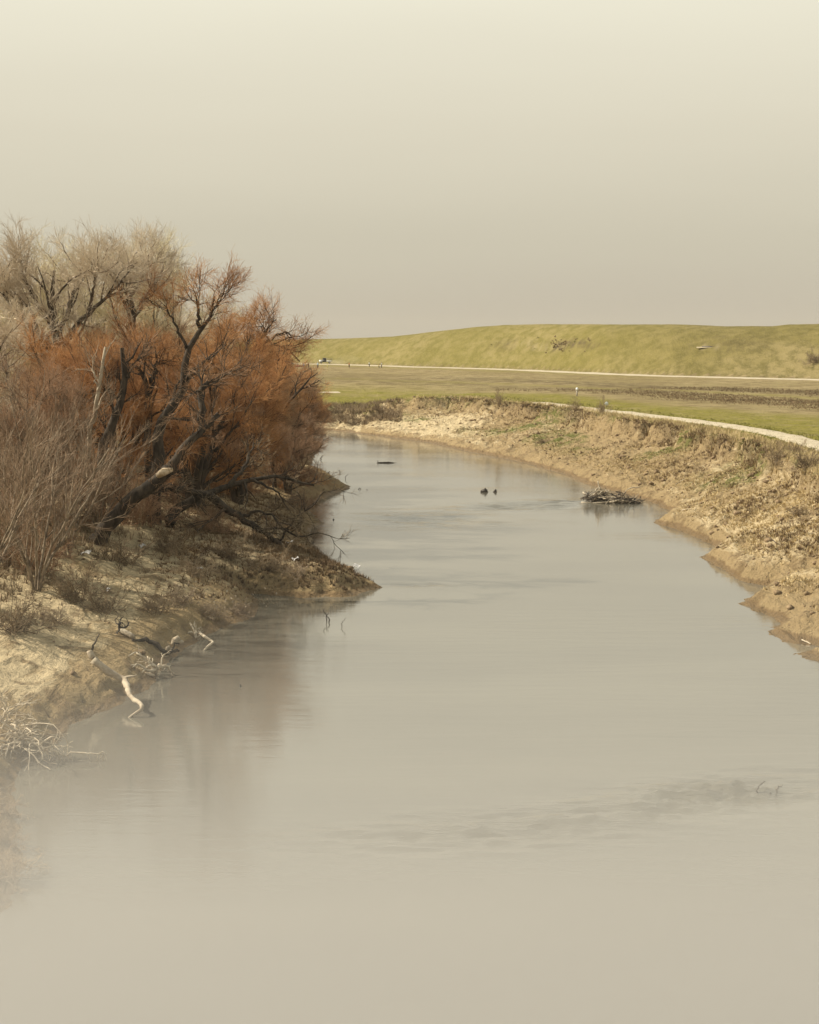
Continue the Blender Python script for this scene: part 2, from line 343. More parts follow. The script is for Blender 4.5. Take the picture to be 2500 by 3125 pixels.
def land(X, Y, detail=True):
    X = np.asarray(X, float); Y = np.asarray(Y, float)
    wx = X+.35*fbm(X*.22, Y*.22, 4, .6)+.32*fbm(X*1.0, Y*1.0, 5, .62); wy = Y+.6*fbm(X*.2+50, Y*.2, 4, .6)+.5*fbm(X*1.1+9, Y*1.1, 3)
    wpoly = Rshore+Lshore[::-1][0:0]+list(reversed([]))
    water = inside(wx, wy, Rshore+Lshore)      # right bank from far to near, then left bank from near to far
    dr, _ = dseg(wx, wy, Rshore); dl, _ = dseg(wx, wy, Lshore)
    dtr, ztr = dseg(wx, wy, Rtop); dtl, ztl = dseg(wx, wy, Ltop)
    rs = inside(wx, wy, [q[:2] for q in Rshore]+[q[:2] for q in reversed(Rtop)]) & ~water
    ls = inside(wx, wy, [q[:2] for q in Lshore]+[q[:2] for q in reversed(Ltop)]) & ~water
    az = np.arctan2(X, Y); d = np.hypot(X, Y)
    D = np.interp(az, toe_az, toe_d)
    caz = [math.atan2((x-1250)/FPX, 1) for x, y in crest_px]
    W = np.interp(az, caz, [62]*2+[60]*4+[58]*2+[55]*(len(caz)-8))
    cel = np.interp(az, caz, [(1042-y)/FPX for x, y in crest_px])
    zc = 13.5+cel*(D+W)
    u = (d-D-4)/W
    # slopes
    tr = dr/(dr+dtr+1e-6); tl = dl/(dl+dtl+1e-6)
    j = .06*fbm(X*.5, Y*.5, 3)
    prof_r = .10*sstep(0, .12, tr)+.62*np.clip((tr-.05)/.95, 0, 1)**1.05+.28*sstep(.88+j*1.5, .95+j*1.5, tr)
    prof_l = .12*sstep(0, .1, tl)+.88*np.clip(tl, 0, 1)**.9
    plateau = np.where(X*0+Y > 0, 4.8, 4.8)+.0*X
    dip = np.exp(-np.maximum(0, dtr)/26)*(1-0)
    zfield = np.where(dtr < 200, ztr*dip+4.8*(1-dip), 4.8)
    right = dtr < dtl
    zf = np.where(right | (d > 300), zfield, ztl)
    zf = np.where((~right) & (d <= 300), ztl, zf)
    lev = 4.8+(zc-4.8)*np.where(u < 1, np.sin(np.clip(u, 0, 1)*math.pi/2)**1.05, 1)
    lev = np.where(u > 1.0, zc-(zc-4.8)*sstep(1.25, 3.2, u), lev)
    z = np.where(u > 0, np.where(zc > 0, lev, zf), zf)
    z = np.where(rs, ztr*prof_r, z); z = np.where(ls, ztl*prof_l, z)
    z = np.where(water, -np.minimum(np.minimum(dr, dl)*.35+.02, 1.6), z)
    onf = ~water & ~rs & ~ls
    env = np.where(rs, np.minimum(1, dr/2.2), np.where(ls, np.minimum(1, dl/3), .0))
    if detail:
        rx = X*math.cos(.6)+Y*math.sin(.6)*.4; ry = -X*math.sin(.6)+Y*math.cos(.6)*.4
        z = z+env*(np.where(rs, .42, .30)*fbm(rx*.35, ry*.55, 5, .62)+np.where(rs, .34, .08)*np.abs(fbm(X*1.1, Y*.6, 4, .6))+np.where(rs, .38, .06)*(.35-np.abs(fbm(rx*.95+20, ry*.40, 4, .6))))
        z = z+np.where(onf, .10*fbm(X*.12, Y*.12, 4)*np.minimum(1, np.minimum(dtr, dtl)/4)+np.where(u > .1, .5*fbm(X*.03, Y*.03, 3)*np.clip(1-u, 0, 1)*np.clip(u*3, 0, 1), 0), 0)
    return z, dict(water=water, rs=rs, ls=ls, dr=dr, dl=dl, dtr=dtr, dtl=dtl, tr=tr, tl=tl, u=u, D=D, d=d, right=right)
def hz(x, y): return float(land(np.array([x]), np.array([y]))[0][0])
def G(px, py, z0=2.0):
    """point where the sight line through a pixel meets the land"""
    p = P(px, py, z0)
    dr_ = ray(px, py); ts = np.linspace(15, 900, 9000); X = EYE[0]+dr_[0]/dr_[1]*ts; Y = ts; Z = EYE[2]+dr_[2]/dr_[1]*ts
    H = np.maximum(land(X, Y)[0], 0); k = np.argmax(Z <= H)
    return np.array([X[k], Y[k], H[k]])

a1 = np.arange(-.262, .262, .00105)
az = np.concatenate([np.linspace(-.75, -.27, 50), a1, np.linspace(.27, .75, 50)])
rr = [12.0]
while rr[-1] < 2600:
    r_ = rr[-1]; s_ = .02 if r_ < 30 else (.0045 if r_ < 290 else (.0075 if r_ < 800 else .06)); rr.append(r_*(1+s_))
rr = np.array(rr)
AZ, RR = np.meshgrid(az, rr); GX = RR*np.sin(AZ); GY = RR*np.cos(AZ)
GZ, I = land(GX, GY)
PX, PY = project(GX, GY, GZ)
def blobm(cx, cy, sxp, syp): return np.exp(-((PX-cx)/sxp)**2-((PY-cy)/syp)**2)
n1 = fbm(GX*.05, GY*.05, 4, .6); n2 = fbm(GX*.25, GY*.25, 4, .6)
rs, ls, water = I['rs'], I['ls'], I['water']; fieldm = ~rs & ~ls & ~water
s_ = I['dtr']/(I['dtr']+np.maximum(0, I['D']-I['d'])+1e-6)+.035*n1+.012*n2
green = np.zeros_like(GX); dark = np.zeros_like(GX); sand = np.zeros_like(GX)
band = lambda a, b, w=.02: sstep(a-w, a+w, s_)*(1-sstep(b-w, b+w, s_))
edge = sstep(600, 1150, PX)
green = np.where(fieldm, band(-.05, .085, .03)+.45*band(.27, .31)+.35*band(.8, 1.2, .05)*(1-sstep(1700, 2200, PX)), 0)
green += np.where(fieldm, np.clip(blobm(1000, 1215, 330, 32)*1.3, 0, 1), 0)
dark = np.where(fieldm, (.4*band(.15, .26, .04)+.6*band(.33, .46, .04))*sstep(1150, 1700, PX)+.28*band(.2, .5)*(1-sstep(1150, 1700, PX)), 0)
dark += np.where(fieldm & (I['u'] > -.05) & (I['u'] < .02), .35, 0)
dark += np.where(fieldm, .8*blobm(1755, 1050, 35, 7)+.5*blobm(1820, 1054, 25, 6)+.35*blobm(2180, 1056, 45, 3)+.35*blobm(2250, 1050, 120, 25), 0)
sand += np.where(fieldm, .6*blobm(2160, 1059, 35, 2.5)+.25*blobm(1650, 1052, 90, 6), 0)
# erosion scar on the levee face
scar = np.where(fieldm, np.exp(-((PX-1650)/150)**4-((PY-1053)/13)**2), 0)
GZ += scar*3.2*fbm(GX*.12, GY*.2, 4, .6); dark += scar*1.0*sstep(-.05, .25, fbm(GX*.15+7, GY*.2, 4, .6)); green += scar*.5*blobm(1530, 1052, 45, 16)
# banks
green += np.where(rs, .9*sstep(.12, .5, fbm(GX*.12+30, GY*.09, 3))*sstep(.2, .5, I['tr'])+.8*sstep(.93, 1, I['tr']), 0)
sand += np.where(rs, np.clip(.30+.75*n1+.9*np.clip(blobm(1250, 1295, 190, 42), 0, 1)+.35*blobm(2350, 1650, 220, 120)-.15*blobm(1800, 1400, 250, 60), 0, 1)*sstep(.02, .2, I['tr']), 0)
sand += np.where(rs & (PX < 1100), .6, 0)
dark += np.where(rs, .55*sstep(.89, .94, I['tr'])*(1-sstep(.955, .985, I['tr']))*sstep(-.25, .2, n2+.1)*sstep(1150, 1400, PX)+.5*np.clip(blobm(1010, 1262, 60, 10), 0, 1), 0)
sand += np.where(ls, np.clip(.62+.8*n1+.7*n2, 0, 1)*sstep(.02, .3, I['tl']), 0)
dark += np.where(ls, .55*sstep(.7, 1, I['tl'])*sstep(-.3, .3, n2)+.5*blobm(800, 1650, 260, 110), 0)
hgt = np.maximum(GZ, 0)
wet = np.where(rs | ls, 1-sstep(.06, .5, hgt+.15*n2), np.where(water, 1, 0))
nR, nA = GX.shape
idx = np.arange(nR*nA).reshape(nR, nA)
F = np.stack([idx[:-1, :-1], idx[:-1, 1:], idx[1:, 1:], idx[1:, :-1]], -1).reshape(-1, 4)
V = np.stack([GX, GY, GZ], -1).reshape(-1, 3)
reg = np.where(I['u'] > -.02, 2, np.where(rs & True, 1, np.where(ls, 0, 3)))
left_field = fieldm & ~I['right'] & (I['d'] < 300)
reg = np.where(water, np.where(I['dl'] < I['dr'], 0, 1), reg); reg = np.where(left_field & (I['u'] < 0), 4, reg)
fr = reg.reshape(-1)[F[:, 0]]
def region(name, k, mat, label=None):
    f = F[fr == k]; u, inv = np.unique(f, return_inverse=True)
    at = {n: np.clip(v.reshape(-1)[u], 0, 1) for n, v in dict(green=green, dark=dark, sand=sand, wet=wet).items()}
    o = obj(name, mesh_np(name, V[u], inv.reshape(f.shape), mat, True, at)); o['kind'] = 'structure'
    if label: o['label'] = label
    return o
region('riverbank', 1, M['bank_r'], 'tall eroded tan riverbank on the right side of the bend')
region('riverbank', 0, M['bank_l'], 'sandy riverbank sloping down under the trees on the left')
region('field', 3, M['field'], 'flat winter field of dry and green grass beyond the river')
region('levee', 2, M['levee'], 'long grassy levee closing off the horizon')
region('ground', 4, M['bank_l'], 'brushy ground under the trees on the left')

# water sheet
wa = np.concatenate([np.linspace(-.75, -.28, 40), np.arange(-.275, .275, .0015), np.linspace(.28, .75, 40)])
wr = np.concatenate([np.exp(np.linspace(math.log(6), math.log(39.8), 60)), np.exp(np.arange(math.log(40), math.log(180), .0035)), np.exp(np.linspace(math.log(181), math.log(420), 60))])
WA, WR = np.meshgrid(wa, wr); WX = WR*np.sin(WA); WY = WR*np.cos(WA); wpx, wpy = project(WX, WY, 0*WX)
def wb(cx, cy, a, b, tilt=0):
    y = wpy-cy-tilt*(wpx-cx); return np.exp(-((wpx-cx)/a)**2-(y/b)**2)
rif = 1.2*wb(1560, 1545, 110, 12)+1.2*wb(1690, 1537, 110, 9, -.05)+.45*wb(1280, 1585, 160, 26)+.25*wb(1250, 1785, 90, 7)
rif += .75*wb(2080, 2440, 320, 48, -.12)+.8*wb(2300, 2425, 180, 22)+.6*wb(1500, 2540, 420, 50, -.05)
wi = np.arange(WX.size).reshape(WX.shape)
wf = np.stack([wi[:-1, :-1], wi[:-1, 1:], wi[1:, 1:], wi[1:, :-1]], -1).reshape(-1, 4)
farw = sstep(70, 110, WY); rifc = np.clip(rif, 0, 1.2)
WZ = rifc*((1-farw)*(.30*fbm(WX*.45+.25*WY, WY*1.5, 3, .6)+.13*fbm(WX*1.6, WY*4.2, 3))+farw*(.62*fbm(WX*.16+.03*WY, WY*.34, 3, .55)+.10*fbm(WX*.6, WY*1.3, 3)))
wv = np.stack([WX, WY, WZ], -1).reshape(-1, 3)
o = obj('water', mesh_np('water', wv, wf, M['water'], True, dict(riffle=np.clip(rif, 0, 1).reshape(-1))))
o['kind'] = 'structure'; o['label'] = 'calm silty river bending away to the left'

def strip(name, pts, width, mat, label, lift=.05, step=1.0, rag=.25):
    pts = np.array([p[:2] for p in pts]); seg = np.hypot(*np.diff(pts, axis=0).T); s = np.concatenate([[0], np.cumsum(seg)])
    n = max(8, int(s[-1]/step)); q = np.linspace(0, s[-1], n)
    x = np.interp(q, s, pts[:, 0]); y = np.interp(q, s, pts[:, 1])
    k = np.ones(9)/9; x = np.convolve(np.pad(x, 4, 'edge'), k, 'valid'); y = np.convolve(np.pad(y, 4, 'edge'), k, 'valid')
    tx, ty = np.gradient(x), np.gradient(y); L = np.hypot(tx, ty); nx, ny = -ty/L, tx/L
    w = np.linspace(-.5, .5, 7); wig = rag*fbm(q*.3, q*0+3, 3)
    Xs = x[:, None]+nx[:, None]*(w[None]*width+np.abs(w[None])*2*wig[:, None]*np.sign(w)[None]); Ys = y[:, None]+ny[:, None]*(w[None]*width+np.abs(w[None])*2*wig[:, None]*np.sign(w)[None])
    Z = land(Xs, Ys)[0]+lift+.05*(1-(2*w[None])**2); Z[:, 0] -= .12; Z[:, -1] -= .12
    i = np.arange(Z.size).reshape(Z.shape); f = np.stack([i[:-1, :-1], i[1:, :-1], i[1:, 1:], i[:-1, 1:]], -1).reshape(-1, 4)
    o = obj(name, mesh_np(name, np.stack([Xs, Ys, Z], -1).reshape(-1, 3), f, mat)); o['kind'] = 'structure'; o['label'] = label
path_px = [(1640, 1227), (1788, 1245), (1945, 1264), (2068, 1278), (2192, 1294), (2290, 1311), (2389, 1328), (2500, 1358), (2640, 1405)]
path_pts = [P(x, y, 4.85) for x, y in path_px]+[np.array([38, 90, 0]), np.array([42, 40, 0])]
strip('path', path_pts, 3.4, M['dust'], 'pale gravel path along the top of the eroded bank', .06)
strip('path', [P(x, y, 4.6) for x, y in [(880, 1187), (940, 1187.5), (1010, 1188), (1050, 1187)]], 3.2, M['dust'], 'short sliver of pale path in the green grass by the willows', .08)
strip('road', [P(x, y+1.5, 4.8) for x, y in toe_px], 8.5, M['dust'], 'pale dirt road running along the foot of the levee', .10, 3.0, .6)

# ---------------------------------------------------------------- ground cover (uncountable: stuff)
def tufts(name, pts, hs, mat, label, blades=7, lean=.5, w=.02):
    n = len(pts); B = blades; N = n*B
    p = np.repeat(pts, B, 0); h = np.repeat(hs, B)*(rng.uniform(.5, 1.1, N)); a = rng.uniform(0, 2*math.pi, N); ln = rng.uniform(.1, 1, N)*lean
    rad = np.repeat(hs, B)*.22*rng.uniform(0, 1, N)
    b = p+np.stack([np.cos(a)*rad, np.sin(a)*rad, np.full(N, -.04)], -1)
    tip = b+np.stack([np.cos(a)*ln*h, np.sin(a)*ln*h, h*np.sqrt(np.clip(1-ln*ln*.7, .1, 1))], -1)
    a2 = rng.uniform(0, math.pi, N); ww = w*(1+h)
    sd = np.stack([np.cos(a2)*ww, np.sin(a2)*ww, 0*a2], -1)
    V = np.stack([b-sd, b+sd, tip], 1).reshape(-1, 3); F = np.arange(N*3).reshape(-1, 3)
    o = obj(name, mesh_np(name, V, F, mat, False)); tag(o, label, 'grass', None, 'stuff'); return o
flatX, flatY, flatZ = GX.reshape(-1), GY.reshape(-1), GZ.reshape(-1)
def pick(mask, weight, n, hmin, hmax, jx=.2, jy=.3):
    w = np.where(mask.reshape(-1), np.clip(weight.reshape(-1), 0, None), 0); w = w/w.sum()
    k = rng.choice(w.size, n, p=w); k = k
    x = flatX[k]+rng.normal(0, jx, n); y = flatY[k]+rng.normal(0, jy, n)
    z = land(x, y)[0]; ok = z > .12
    return np.stack([x, y, z], -1)[ok], rng.uniform(hmin, hmax, n)[ok]
clump = sstep(-.1, .35, fbm(GX*.3+5, GY*.22, 4, .6))
inview = (PX > -300) & (PX < 2800)
cell = (RR/150)**0
p_, h_ = pick(rs & inview, (clump+.04)*sstep(.10, .35, I['tr'])*(1-.9*np.clip(blobm(1250, 1295, 190, 42), 0, 1)), 15000, .08, .30)
tufts('dry_grass', p_, h_, M['straw'], 'clumps of dry straw grass over the eroded right bank', 6, 1.12, .03)
p_, h_ = pick(rs & inview, (clump*.5+.1)*sstep(.2, .5, I['tr'])*sstep(-.1, .3, n2)*(1-.9*np.clip(blobm(1250, 1295, 190, 42), 0, 1)), 3500, .14, .42)
tufts('dry_weeds', p_, h_, M['tuft_dark'], 'brown weeds and roots scattered down the right bank', 7, .8)
p_, h_ = pick(rs & inview & (PX > 1130), sstep(.84, .92, I['tr'])*sstep(-.3, .2, n2), 3200, .15, .5)
tufts('bank_edge_weeds', p_, h_, M['tuft_dark'], 'dark overhanging roots and weeds along the crumbling top edge', 8, .9)
p_, h_ = pick((rs & (I['tr'] > .9) | fieldm & (I['dtr'] < 3)) & inview & (I['d'] < 300) & I['right'], 1+0*GX, 5000, .2, .6)
tufts('rim_grass', p_, h_, M['straw'], 'pale dry grass fringing the top of the right bank', 8, .6)
p_, h_ = pick((rs | fieldm & (I['dtr'] < 9)) & inview & (I['d'] < 300) & I['right'], np.clip(green, 0, 1)**2, 6000, .12, .3)
tufts('green_grass', p_, h_, M['tuft_green'], 'green grass patches on the right bank and beside the path', 7, .8)
p_, h_ = pick(fieldm & inview & I['right'] & (I['d'] < 330) & (I['dtr'] > 10), np.clip(dark-.1, 0, 1)*RR**-.5, 6000, .15, .45)
tufts('field_weeds', p_, h_, M['tuft_dark'], 'low brown weeds in darker bands across the field', 6, .8)
p_, h_ = pick((ls | left_field) & inview & (I['d'] > 55), (sstep(.3, .7, I['tl'])*sstep(-.2, .3, n2)+.04)*(1-.9*sstep(1780, 1880, PY)), 8000, .2, .6)
tufts('understory_brush', p_, h_, M['brush'], 'low brown brush and dead stems on the left bank', 8, .9, .015)
p_, h_ = pick(ls & inview & (PX > 480) & (PX < 1130) & (PY > 1500) & (PY < 1830), sstep(.0, .06, I['tl'])*(.25+clump), 5000, .10, .38)
tufts('bank_litter', p_, h_, M['tuft_dark'], 'dead leaves and rooty litter under the leaning tree', 7, .95, .025)
p_, h_ = pick((fieldm & (np.abs(I['dtr']) < 5) | rs & (I['tr'] > .35)) & (PX < 1230) & (PX > 880) & (I['d'] < 310), 1+0*GX, 2600, .3, 1.0)
tufts('nose_weeds', p_, h_, M['brush'], 'brown scrub on the low end of the right bank beside the willows', 8, .8, .025)

p_, h_ = pick((scar > .3) & (fbm(GX*.09+3, GY*.12, 3) > .0), scar, 420, .2, .8, .9, 2.2)
tufts('scar_brush', p_, h_, M['tuft_green'], 'green brushy growth along the slumped scar in the middle of the levee', 8, .95, .07)
p_, h_ = pick((scar > .25) & (PX > 1640), scar*sstep(.0, .3, fbm(GX*.1, GY*.1, 3)), 150, .3, 1.1, .7, 2.0)
tufts('scar_weeds', p_, h_, M['tuft_dark'], 'dark brushy growth at the right end of the slumped scar on the levee', 8, .95, .08)

# ---------------------------------------------------------------- trees
def rs_poly(pl, K):
    pl = np.asarray(pl, float); s = np.concatenate([[0], np.cumsum(np.linalg.norm(np.diff(pl[:, :3], axis=0), axis=1))])
    q = np.linspace(0, s[-1], K); return np.stack([np.interp(q, s, pl[:, i]) for i in range(pl.shape[1])], -1)
def grow(P0, D0, L, K, wig, up, g):
    N = len(P0); pts = [P0]; d = norm(D0); st = (L/(K-1))[:, None]
    for k in range(1, K):
        d = norm(d+wig*g.normal(size=(N, 3))+np.array([0, 0, up])); pts.append(pts[-1]+d*st)
    return np.stack(pts, 1)
def kids(Pn, Rn, n, tmin, ang, ratio, K, wig, up, rk, rend, g, tmax=1.0, lmin=.35):
    N, Kp, _ = Pn.shape; m = np.repeat(np.arange(N), n); t = g.uniform(tmin, tmax, len(m))*(Kp-1); i = np.minimum(t.astype(int), Kp-2); f = (t-i)[:, None]
    pos = Pn[m, i]*(1-f)+Pn[m, i+1]*f; tan = norm(Pn[m, i+1]-Pn[m, i]); r = Rn[m, i]*(1-f[:, 0])+Rn[m, i+1]*f[:, 0]
    pr = norm(np.cross(tan, g.normal(size=(len(m), 3)))); a = g.normal(ang, .22, len(m))[:, None]
    D = tan*np.cos(a)+pr*np.sin(a); Lp = np.linalg.norm(np.diff(Pn, axis=1), axis=2).sum(1)[m]
    L = np.maximum(Lp*ratio*(1-.45*t/(Kp-1))*g.uniform(.6, 1.25, len(m)), lmin)
    Q = grow(pos, D, L, K, wig, up, g); r0 = np.minimum(r*rk, L*.03+.006); R_ = r0[:, None]*np.linspace(1, 0, K)[None]+rend*np.linspace(0, 1, K)[None]
    return Q, np.maximum(R_, rend)
def limbset(limbs, K, jit, g):
    a = np.stack([rs_poly(l, K) for l in limbs]); Pn = a[..., :3]; Rn = a[..., 3]
    j = g.normal(size=Pn.shape)*jit*np.minimum(1, Rn/.15+.3)[..., None]; j[:, 0] = 0
    return Pn+j, Rn
def tree_meshes(name, limbs, lv, tw, bark, twig, seed, K0=12, jit=.05, origin=None, core=8):
    """lv: levels that belong to the wood; tw: levels that belong to the crown of twigs"""
    g = np.random.default_rng(seed); Pn, Rn = limbset(limbs, K0, jit, g)
    if origin is not None: Pn = Pn-np.asarray(origin)
    wood = MB(); V, F = tubes(Pn, Rn, core); wood.add(V, F)
    cur = (Pn, Rn)
    for (n, tmin, ang, ratio, K, wig, up, rk, rend, S) in lv:
        cur = kids(*cur, n, tmin, ang, ratio, K, wig, up, rk, rend, g, lmin=rend*88); wood.add(*tubes(*cur, S))
    crown = MB()
    for (n, tmin, ang, ratio, K, wig, up, rk, rend, S, lmin) in tw:
        cur = kids(*cur, n, tmin, ang, ratio, K, wig, up, rk, rend, g, lmin=lmin); crown.add(*tubes(*cur, S))
    return wood.mesh('trunk', bark), crown.mesh('crown', twig)
def place_tree(name, meshes, loc, rz, sc, label, cat, group, twig=None):
    t = empty(name, loc, label, cat, group); t.rotation_euler.z = rz; t.scale = (sc[0], sc[0], sc[1]) if isinstance(sc, tuple) else (sc,)*3
    a = obj('trunk', meshes[0], t); b = obj('crown', meshes[1], t)
    if twig: b.material_slots[0].link = 'OBJECT'; b.material_slots[0].material = twig
    return t
def stems(n, h, spread, r, seed, wig=.10):
    g = np.random.default_rng(seed); out = []
    for i in range(n):
        a = i*2*math.pi/n+g.uniform(-.5, .5); k = spread*g.uniform(.5, 1.1); hh = h*g.uniform(.75, 1.05)
        pts = [[0, 0, -.5, r]]; x = y = 0
        for j in range(1, 7):
            f = j/6; x = math.cos(a)*k*f**1.2+g.normal()*wig*h*.1; y = math.sin(a)*k*f**1.2+g.normal()*wig*h*.1
            pts.append([x, y, hh*f, r*(1-f)**.8+.025])
        out.append(pts)
    return out
WL = [(8, .10, .62, .52, 7, .16, .06, .6, .02, 5), (7, .15, .6, .6, 6, .18, .05, .6, .011, 4)]
WT = [(8, .05, .6, .62, 4, .16, .02, .7, .007, 3, .8), (8, .1, .55, .62, 3, .14, .03, .7, .0048, 3, .65)]
willows = [tree_meshes('willow', stems(4, 9.5, 3.8, .24, 20+i), WL, WT, M['bark_dark'], M['willow' if i != 2 else 'willow2'], 30+i) for i in range(4)]
WP = [  # x, y, variant, radial scale, height scale, label
    (-17.5, 101, 0, 1.0, 1.02, 'rust orange willow left of the leaning dark trunk, in front of the grey cottonwood'),
    (-14.0, 110, 1, 1.05, 1.12, 'rust orange willow directly behind the leaning broken tree'),
    (-12.2, 121, 3, 1.05, 1.10, 'rust orange willow right of the tall dark forked top'),
    (-12.8, 133, 0, 1.0, 1.12, 'rust orange willow over the river in the middle of the thicket'),
    (-13.8, 150, 1, 1.05, 1.02, 'rust orange willow under the arching dead branches'),
    (-14.5, 170, 3, 1.05, .95, 'rust orange willow near the outer end of the thicket'),
    (-14.0, 188, 0, 1.0, .82, 'farthest but one willow, its rounded crown against the levee road'),
    (-13.8, 208, 1, 1.0, .74, 'farthest willow of the thicket, beside the green field'),
    (-11.8, 158, 2, .80, .66, 'low reddish willow leaning out over the water at the right edge of the thicket'),
    (-11.6, 176, 1, .75, .60, 'small reddish willow at the waterline on the outermost point of the thicket'),
    (-10.0, 140, 2, .75, .62, 'low dull willow above the muddy point with snags'),
    (-22.5, 114, 3, 1.0, 1.0, 'rust orange willow behind the pale barked stump'),
    (-26.5, 128, 0, 1.1, 1.0, 'rust orange willow between the two cottonwoods'),
    (-19.0, 132, 2, 1.15, 1.12, 'dull brown willow rising behind the dark forked top'),
    (-18.0, 155, 3, 1.1, 1.1, 'rust orange willow deep behind the middle of the thicket'),
    (-20.0, 185, 1, 1.1, 1.0, 'rust orange willow deep behind the outer thicket'),
    (-15.5, 118, 2, .9, .8, 'dull brown willow filling the shade behind the leaning trunk'),
    (-20.5, 92, 2, .85, .8, 'dull brown willow behind the pale stemmed saplings')]
for i, (x, y, v, a, b, lab) in enumerate(WP):
    place_tree('willow_tree', willows[v], (x, y, hz(x, y)-.1), i*2.4, (a, b), lab, 'tree', 'bare willows of the thicket on the left bank', M['willow3'] if i in (4, 6, 12) else None)

# big grey cottonwoods behind
def L3(pts, Y0, r0, r1, Y1=None):
    n = len(pts); Y1 = Y0 if Y1 is None else Y1; out = []
    for i, (x, y) in enumerate(pts):
        f = i/(n-1); p = A(x, y, Y0+(Y1-Y0)*f); out.append([*p, r0*(1-f)+r1*f])
    return out
CL = [(8, .25, .7, .55, 8, .20, .10, .6, .024, 5)]
CT = [(7, .15, .65, .55, 6, .22, .07, .6, .013, 4, 1.2), (4, .1, .6, .6, 4, .2, .06, .7, .010, 3, 1.1), (5, .1, .5, .6, 3, .18, .10, .7, .006, 3, .8)]
BT = [(7, .15, .65, .55, 6, .22, .07, .6, .013, 4, 1.2), (6, .1, .6, .6, 4, .2, .06, .7, .011, 3, 1.1), (5, .1, .5, .6, 3, .16, .14, .7, .009, 3, 1.0)]
def ground_first(px, py, Y):
    p = A(px, py, Y); return [p[0], p[1], hz(p[0], p[1])-.6]
def hero(name, limbs, lv, tw, bark, twig, seed, label, group=None, cat='tree', base=None):
    b = np.array(base if base is not None else limbs[0][0][:3]); me = tree_meshes(name, limbs, lv, tw, bark, twig, seed, 14, .06, b)
    return place_tree(name, me, tuple(b), 0, 1.0, label, cat, group)
Yc = 128
b0 = ground_first(196, 1400, Yc)
cw = [[[*b0, .62]]+L3([(191, 1174), (188, 1085), (175, 1010), (172, 983), (156, 906), (165, 830)], Yc, .5, .10),
      L3([(182, 1095), (150, 1050), (115, 1008), (57, 963), (10, 900)], Yc, .30, .07, Yc-3),
      L3([(190, 1060), (228, 1000), (268, 957), (332, 906), (408, 810)], Yc, .30, .05, Yc+2),
      L3([(172, 985), (120, 930), (80, 860), (60, 800)], Yc, .22, .05, Yc-2), L3([(180, 1020), (215, 930), (240, 850), (250, 790)], Yc, .22, .05, Yc+3),
      L3([(268, 957), (285, 880), (300, 820)], Yc, .15, .05, Yc-2), L3([(115, 1008), (90, 940), (40, 890), (0, 840)], Yc-1, .15, .04, Yc-4)]
hero('cottonwood_tree', cw, CL, CT, M['bark_cotton'], M['cotton_twig'], 51, 'large gnarled grey cottonwood with spreading limbs, leftmost big tree behind the willows', 'tall grey cottonwoods behind the willows')
b1 = ground_first(412, 1400, 136)
cw2 = [[[*b1, .5]]+L3([(410, 1200), (408, 1034), (402, 944), (395, 880), (400, 800)], 136, .38, .06), L3([(408, 965), (445, 905), (491, 842), (500, 800)], 136, .22, .05, 138),
       L3([(404, 980), (370, 900), (350, 830)], 136, .2, .05, 133), L3([(400, 900), (430, 850), (440, 790)], 136, .14, .04, 137)]
hero('cottonwood_tree', cw2, CL, CT, M['bark_cotton'], M['cotton_twig'], 52, 'slim pale cottonwood with a V fork, right of the large gnarled one', 'tall grey cottonwoods behind the willows')
back = [tree_meshes('cottonwood', stems(6, 16, 5.2, .30, 61+i, .13), CL, BT, M['bark_cotton'], M['pale_twig' if i == 0 else 'cotton_twig'], 71+i) for i in range(2)]
BP = [(-26.5, 150, 0, .95, .84, 'pale yellow treetop with haze painted into its twigs, behind the gnarled cottonwood, centre of the pale crown line'), (-34, 148, 0, 1.0, .80, 'pale yellow treetop with haze painted into its twigs, at the left of the pale crown line'),
      (-23.0, 158, 0, .8, .92, 'pale yellow treetop with haze painted into its twigs, at the right end of the pale crown line'), (-32, 118, 1, .9, .62, 'grey bare cottonwood at the left edge of the picture, its limbs crossing the gnarled one'),
      (-37.5, 138, 0, .8, .90, 'tallest treetop, fade painted into its twigs, poking in at the far left edge'), (-28, 170, 1, 1.1, .78, 'grey bare tree deep behind the two cottonwoods'),
      (-24, 178, 1, .9, .62, 'grey bare tree deep behind the orange willows')]
for i, (x, y, v, a, b, lab) in enumerate(BP):
    place_tree('cottonwood_tree', back[v], (x, y, hz(x, y)-.1), i*1.9+.5, (a, b), lab, 'tree', 'tall grey cottonwoods behind the willows')

# the leaning broken tree and its neighbours
HL = [(6, .35, .7, .33, 7, .2, .07, .5, .016, 5), (6, .2, .6, .5, 5, .2, .05, .6, .01, 4)]
HT = [(6, .1, .6, .6, 4, .18, .04, .7, .0065, 3, .6)]
FT = [(5, .1, .6, .6, 4, .18, .04, .7, .0065, 3, .7), (3, .1, .6, .6, 3, .16, .04, .7, .0045, 3, .5)]
lean_base = G(285, 1655); YB = lean_base[1]
lean = [[[lean_base[0]-.3, YB, lean_base[2]-.6, .55]]+L3([(320, 1612), (400, 1530), (455, 1485), (505, 1440), (530, 1420)], YB, .42, .30),
        L3([(515, 1432), (560, 1372), (600, 1325), (625, 1305), (650, 1282), (668, 1266)], YB, .25, .12, YB+1),
        L3([(612, 1316), (616, 1260), (610, 1215), (620, 1185), (632, 1168)], YB+.6, .22, .12, YB+1),
        L3([(622, 1180), (590, 1200), (560, 1225)], YB+.8, .06, .02, YB), L3([(632, 1168), (700, 1140), (740, 1120)], YB+1, .07, .02, YB+3)]
t = hero('leaning_tree', lean, HL, HT, M['bark_dark'], M['willow2'], 81, 'dark leaning tree with a pale broken limb end, rising from the lower left')
mb = MB()
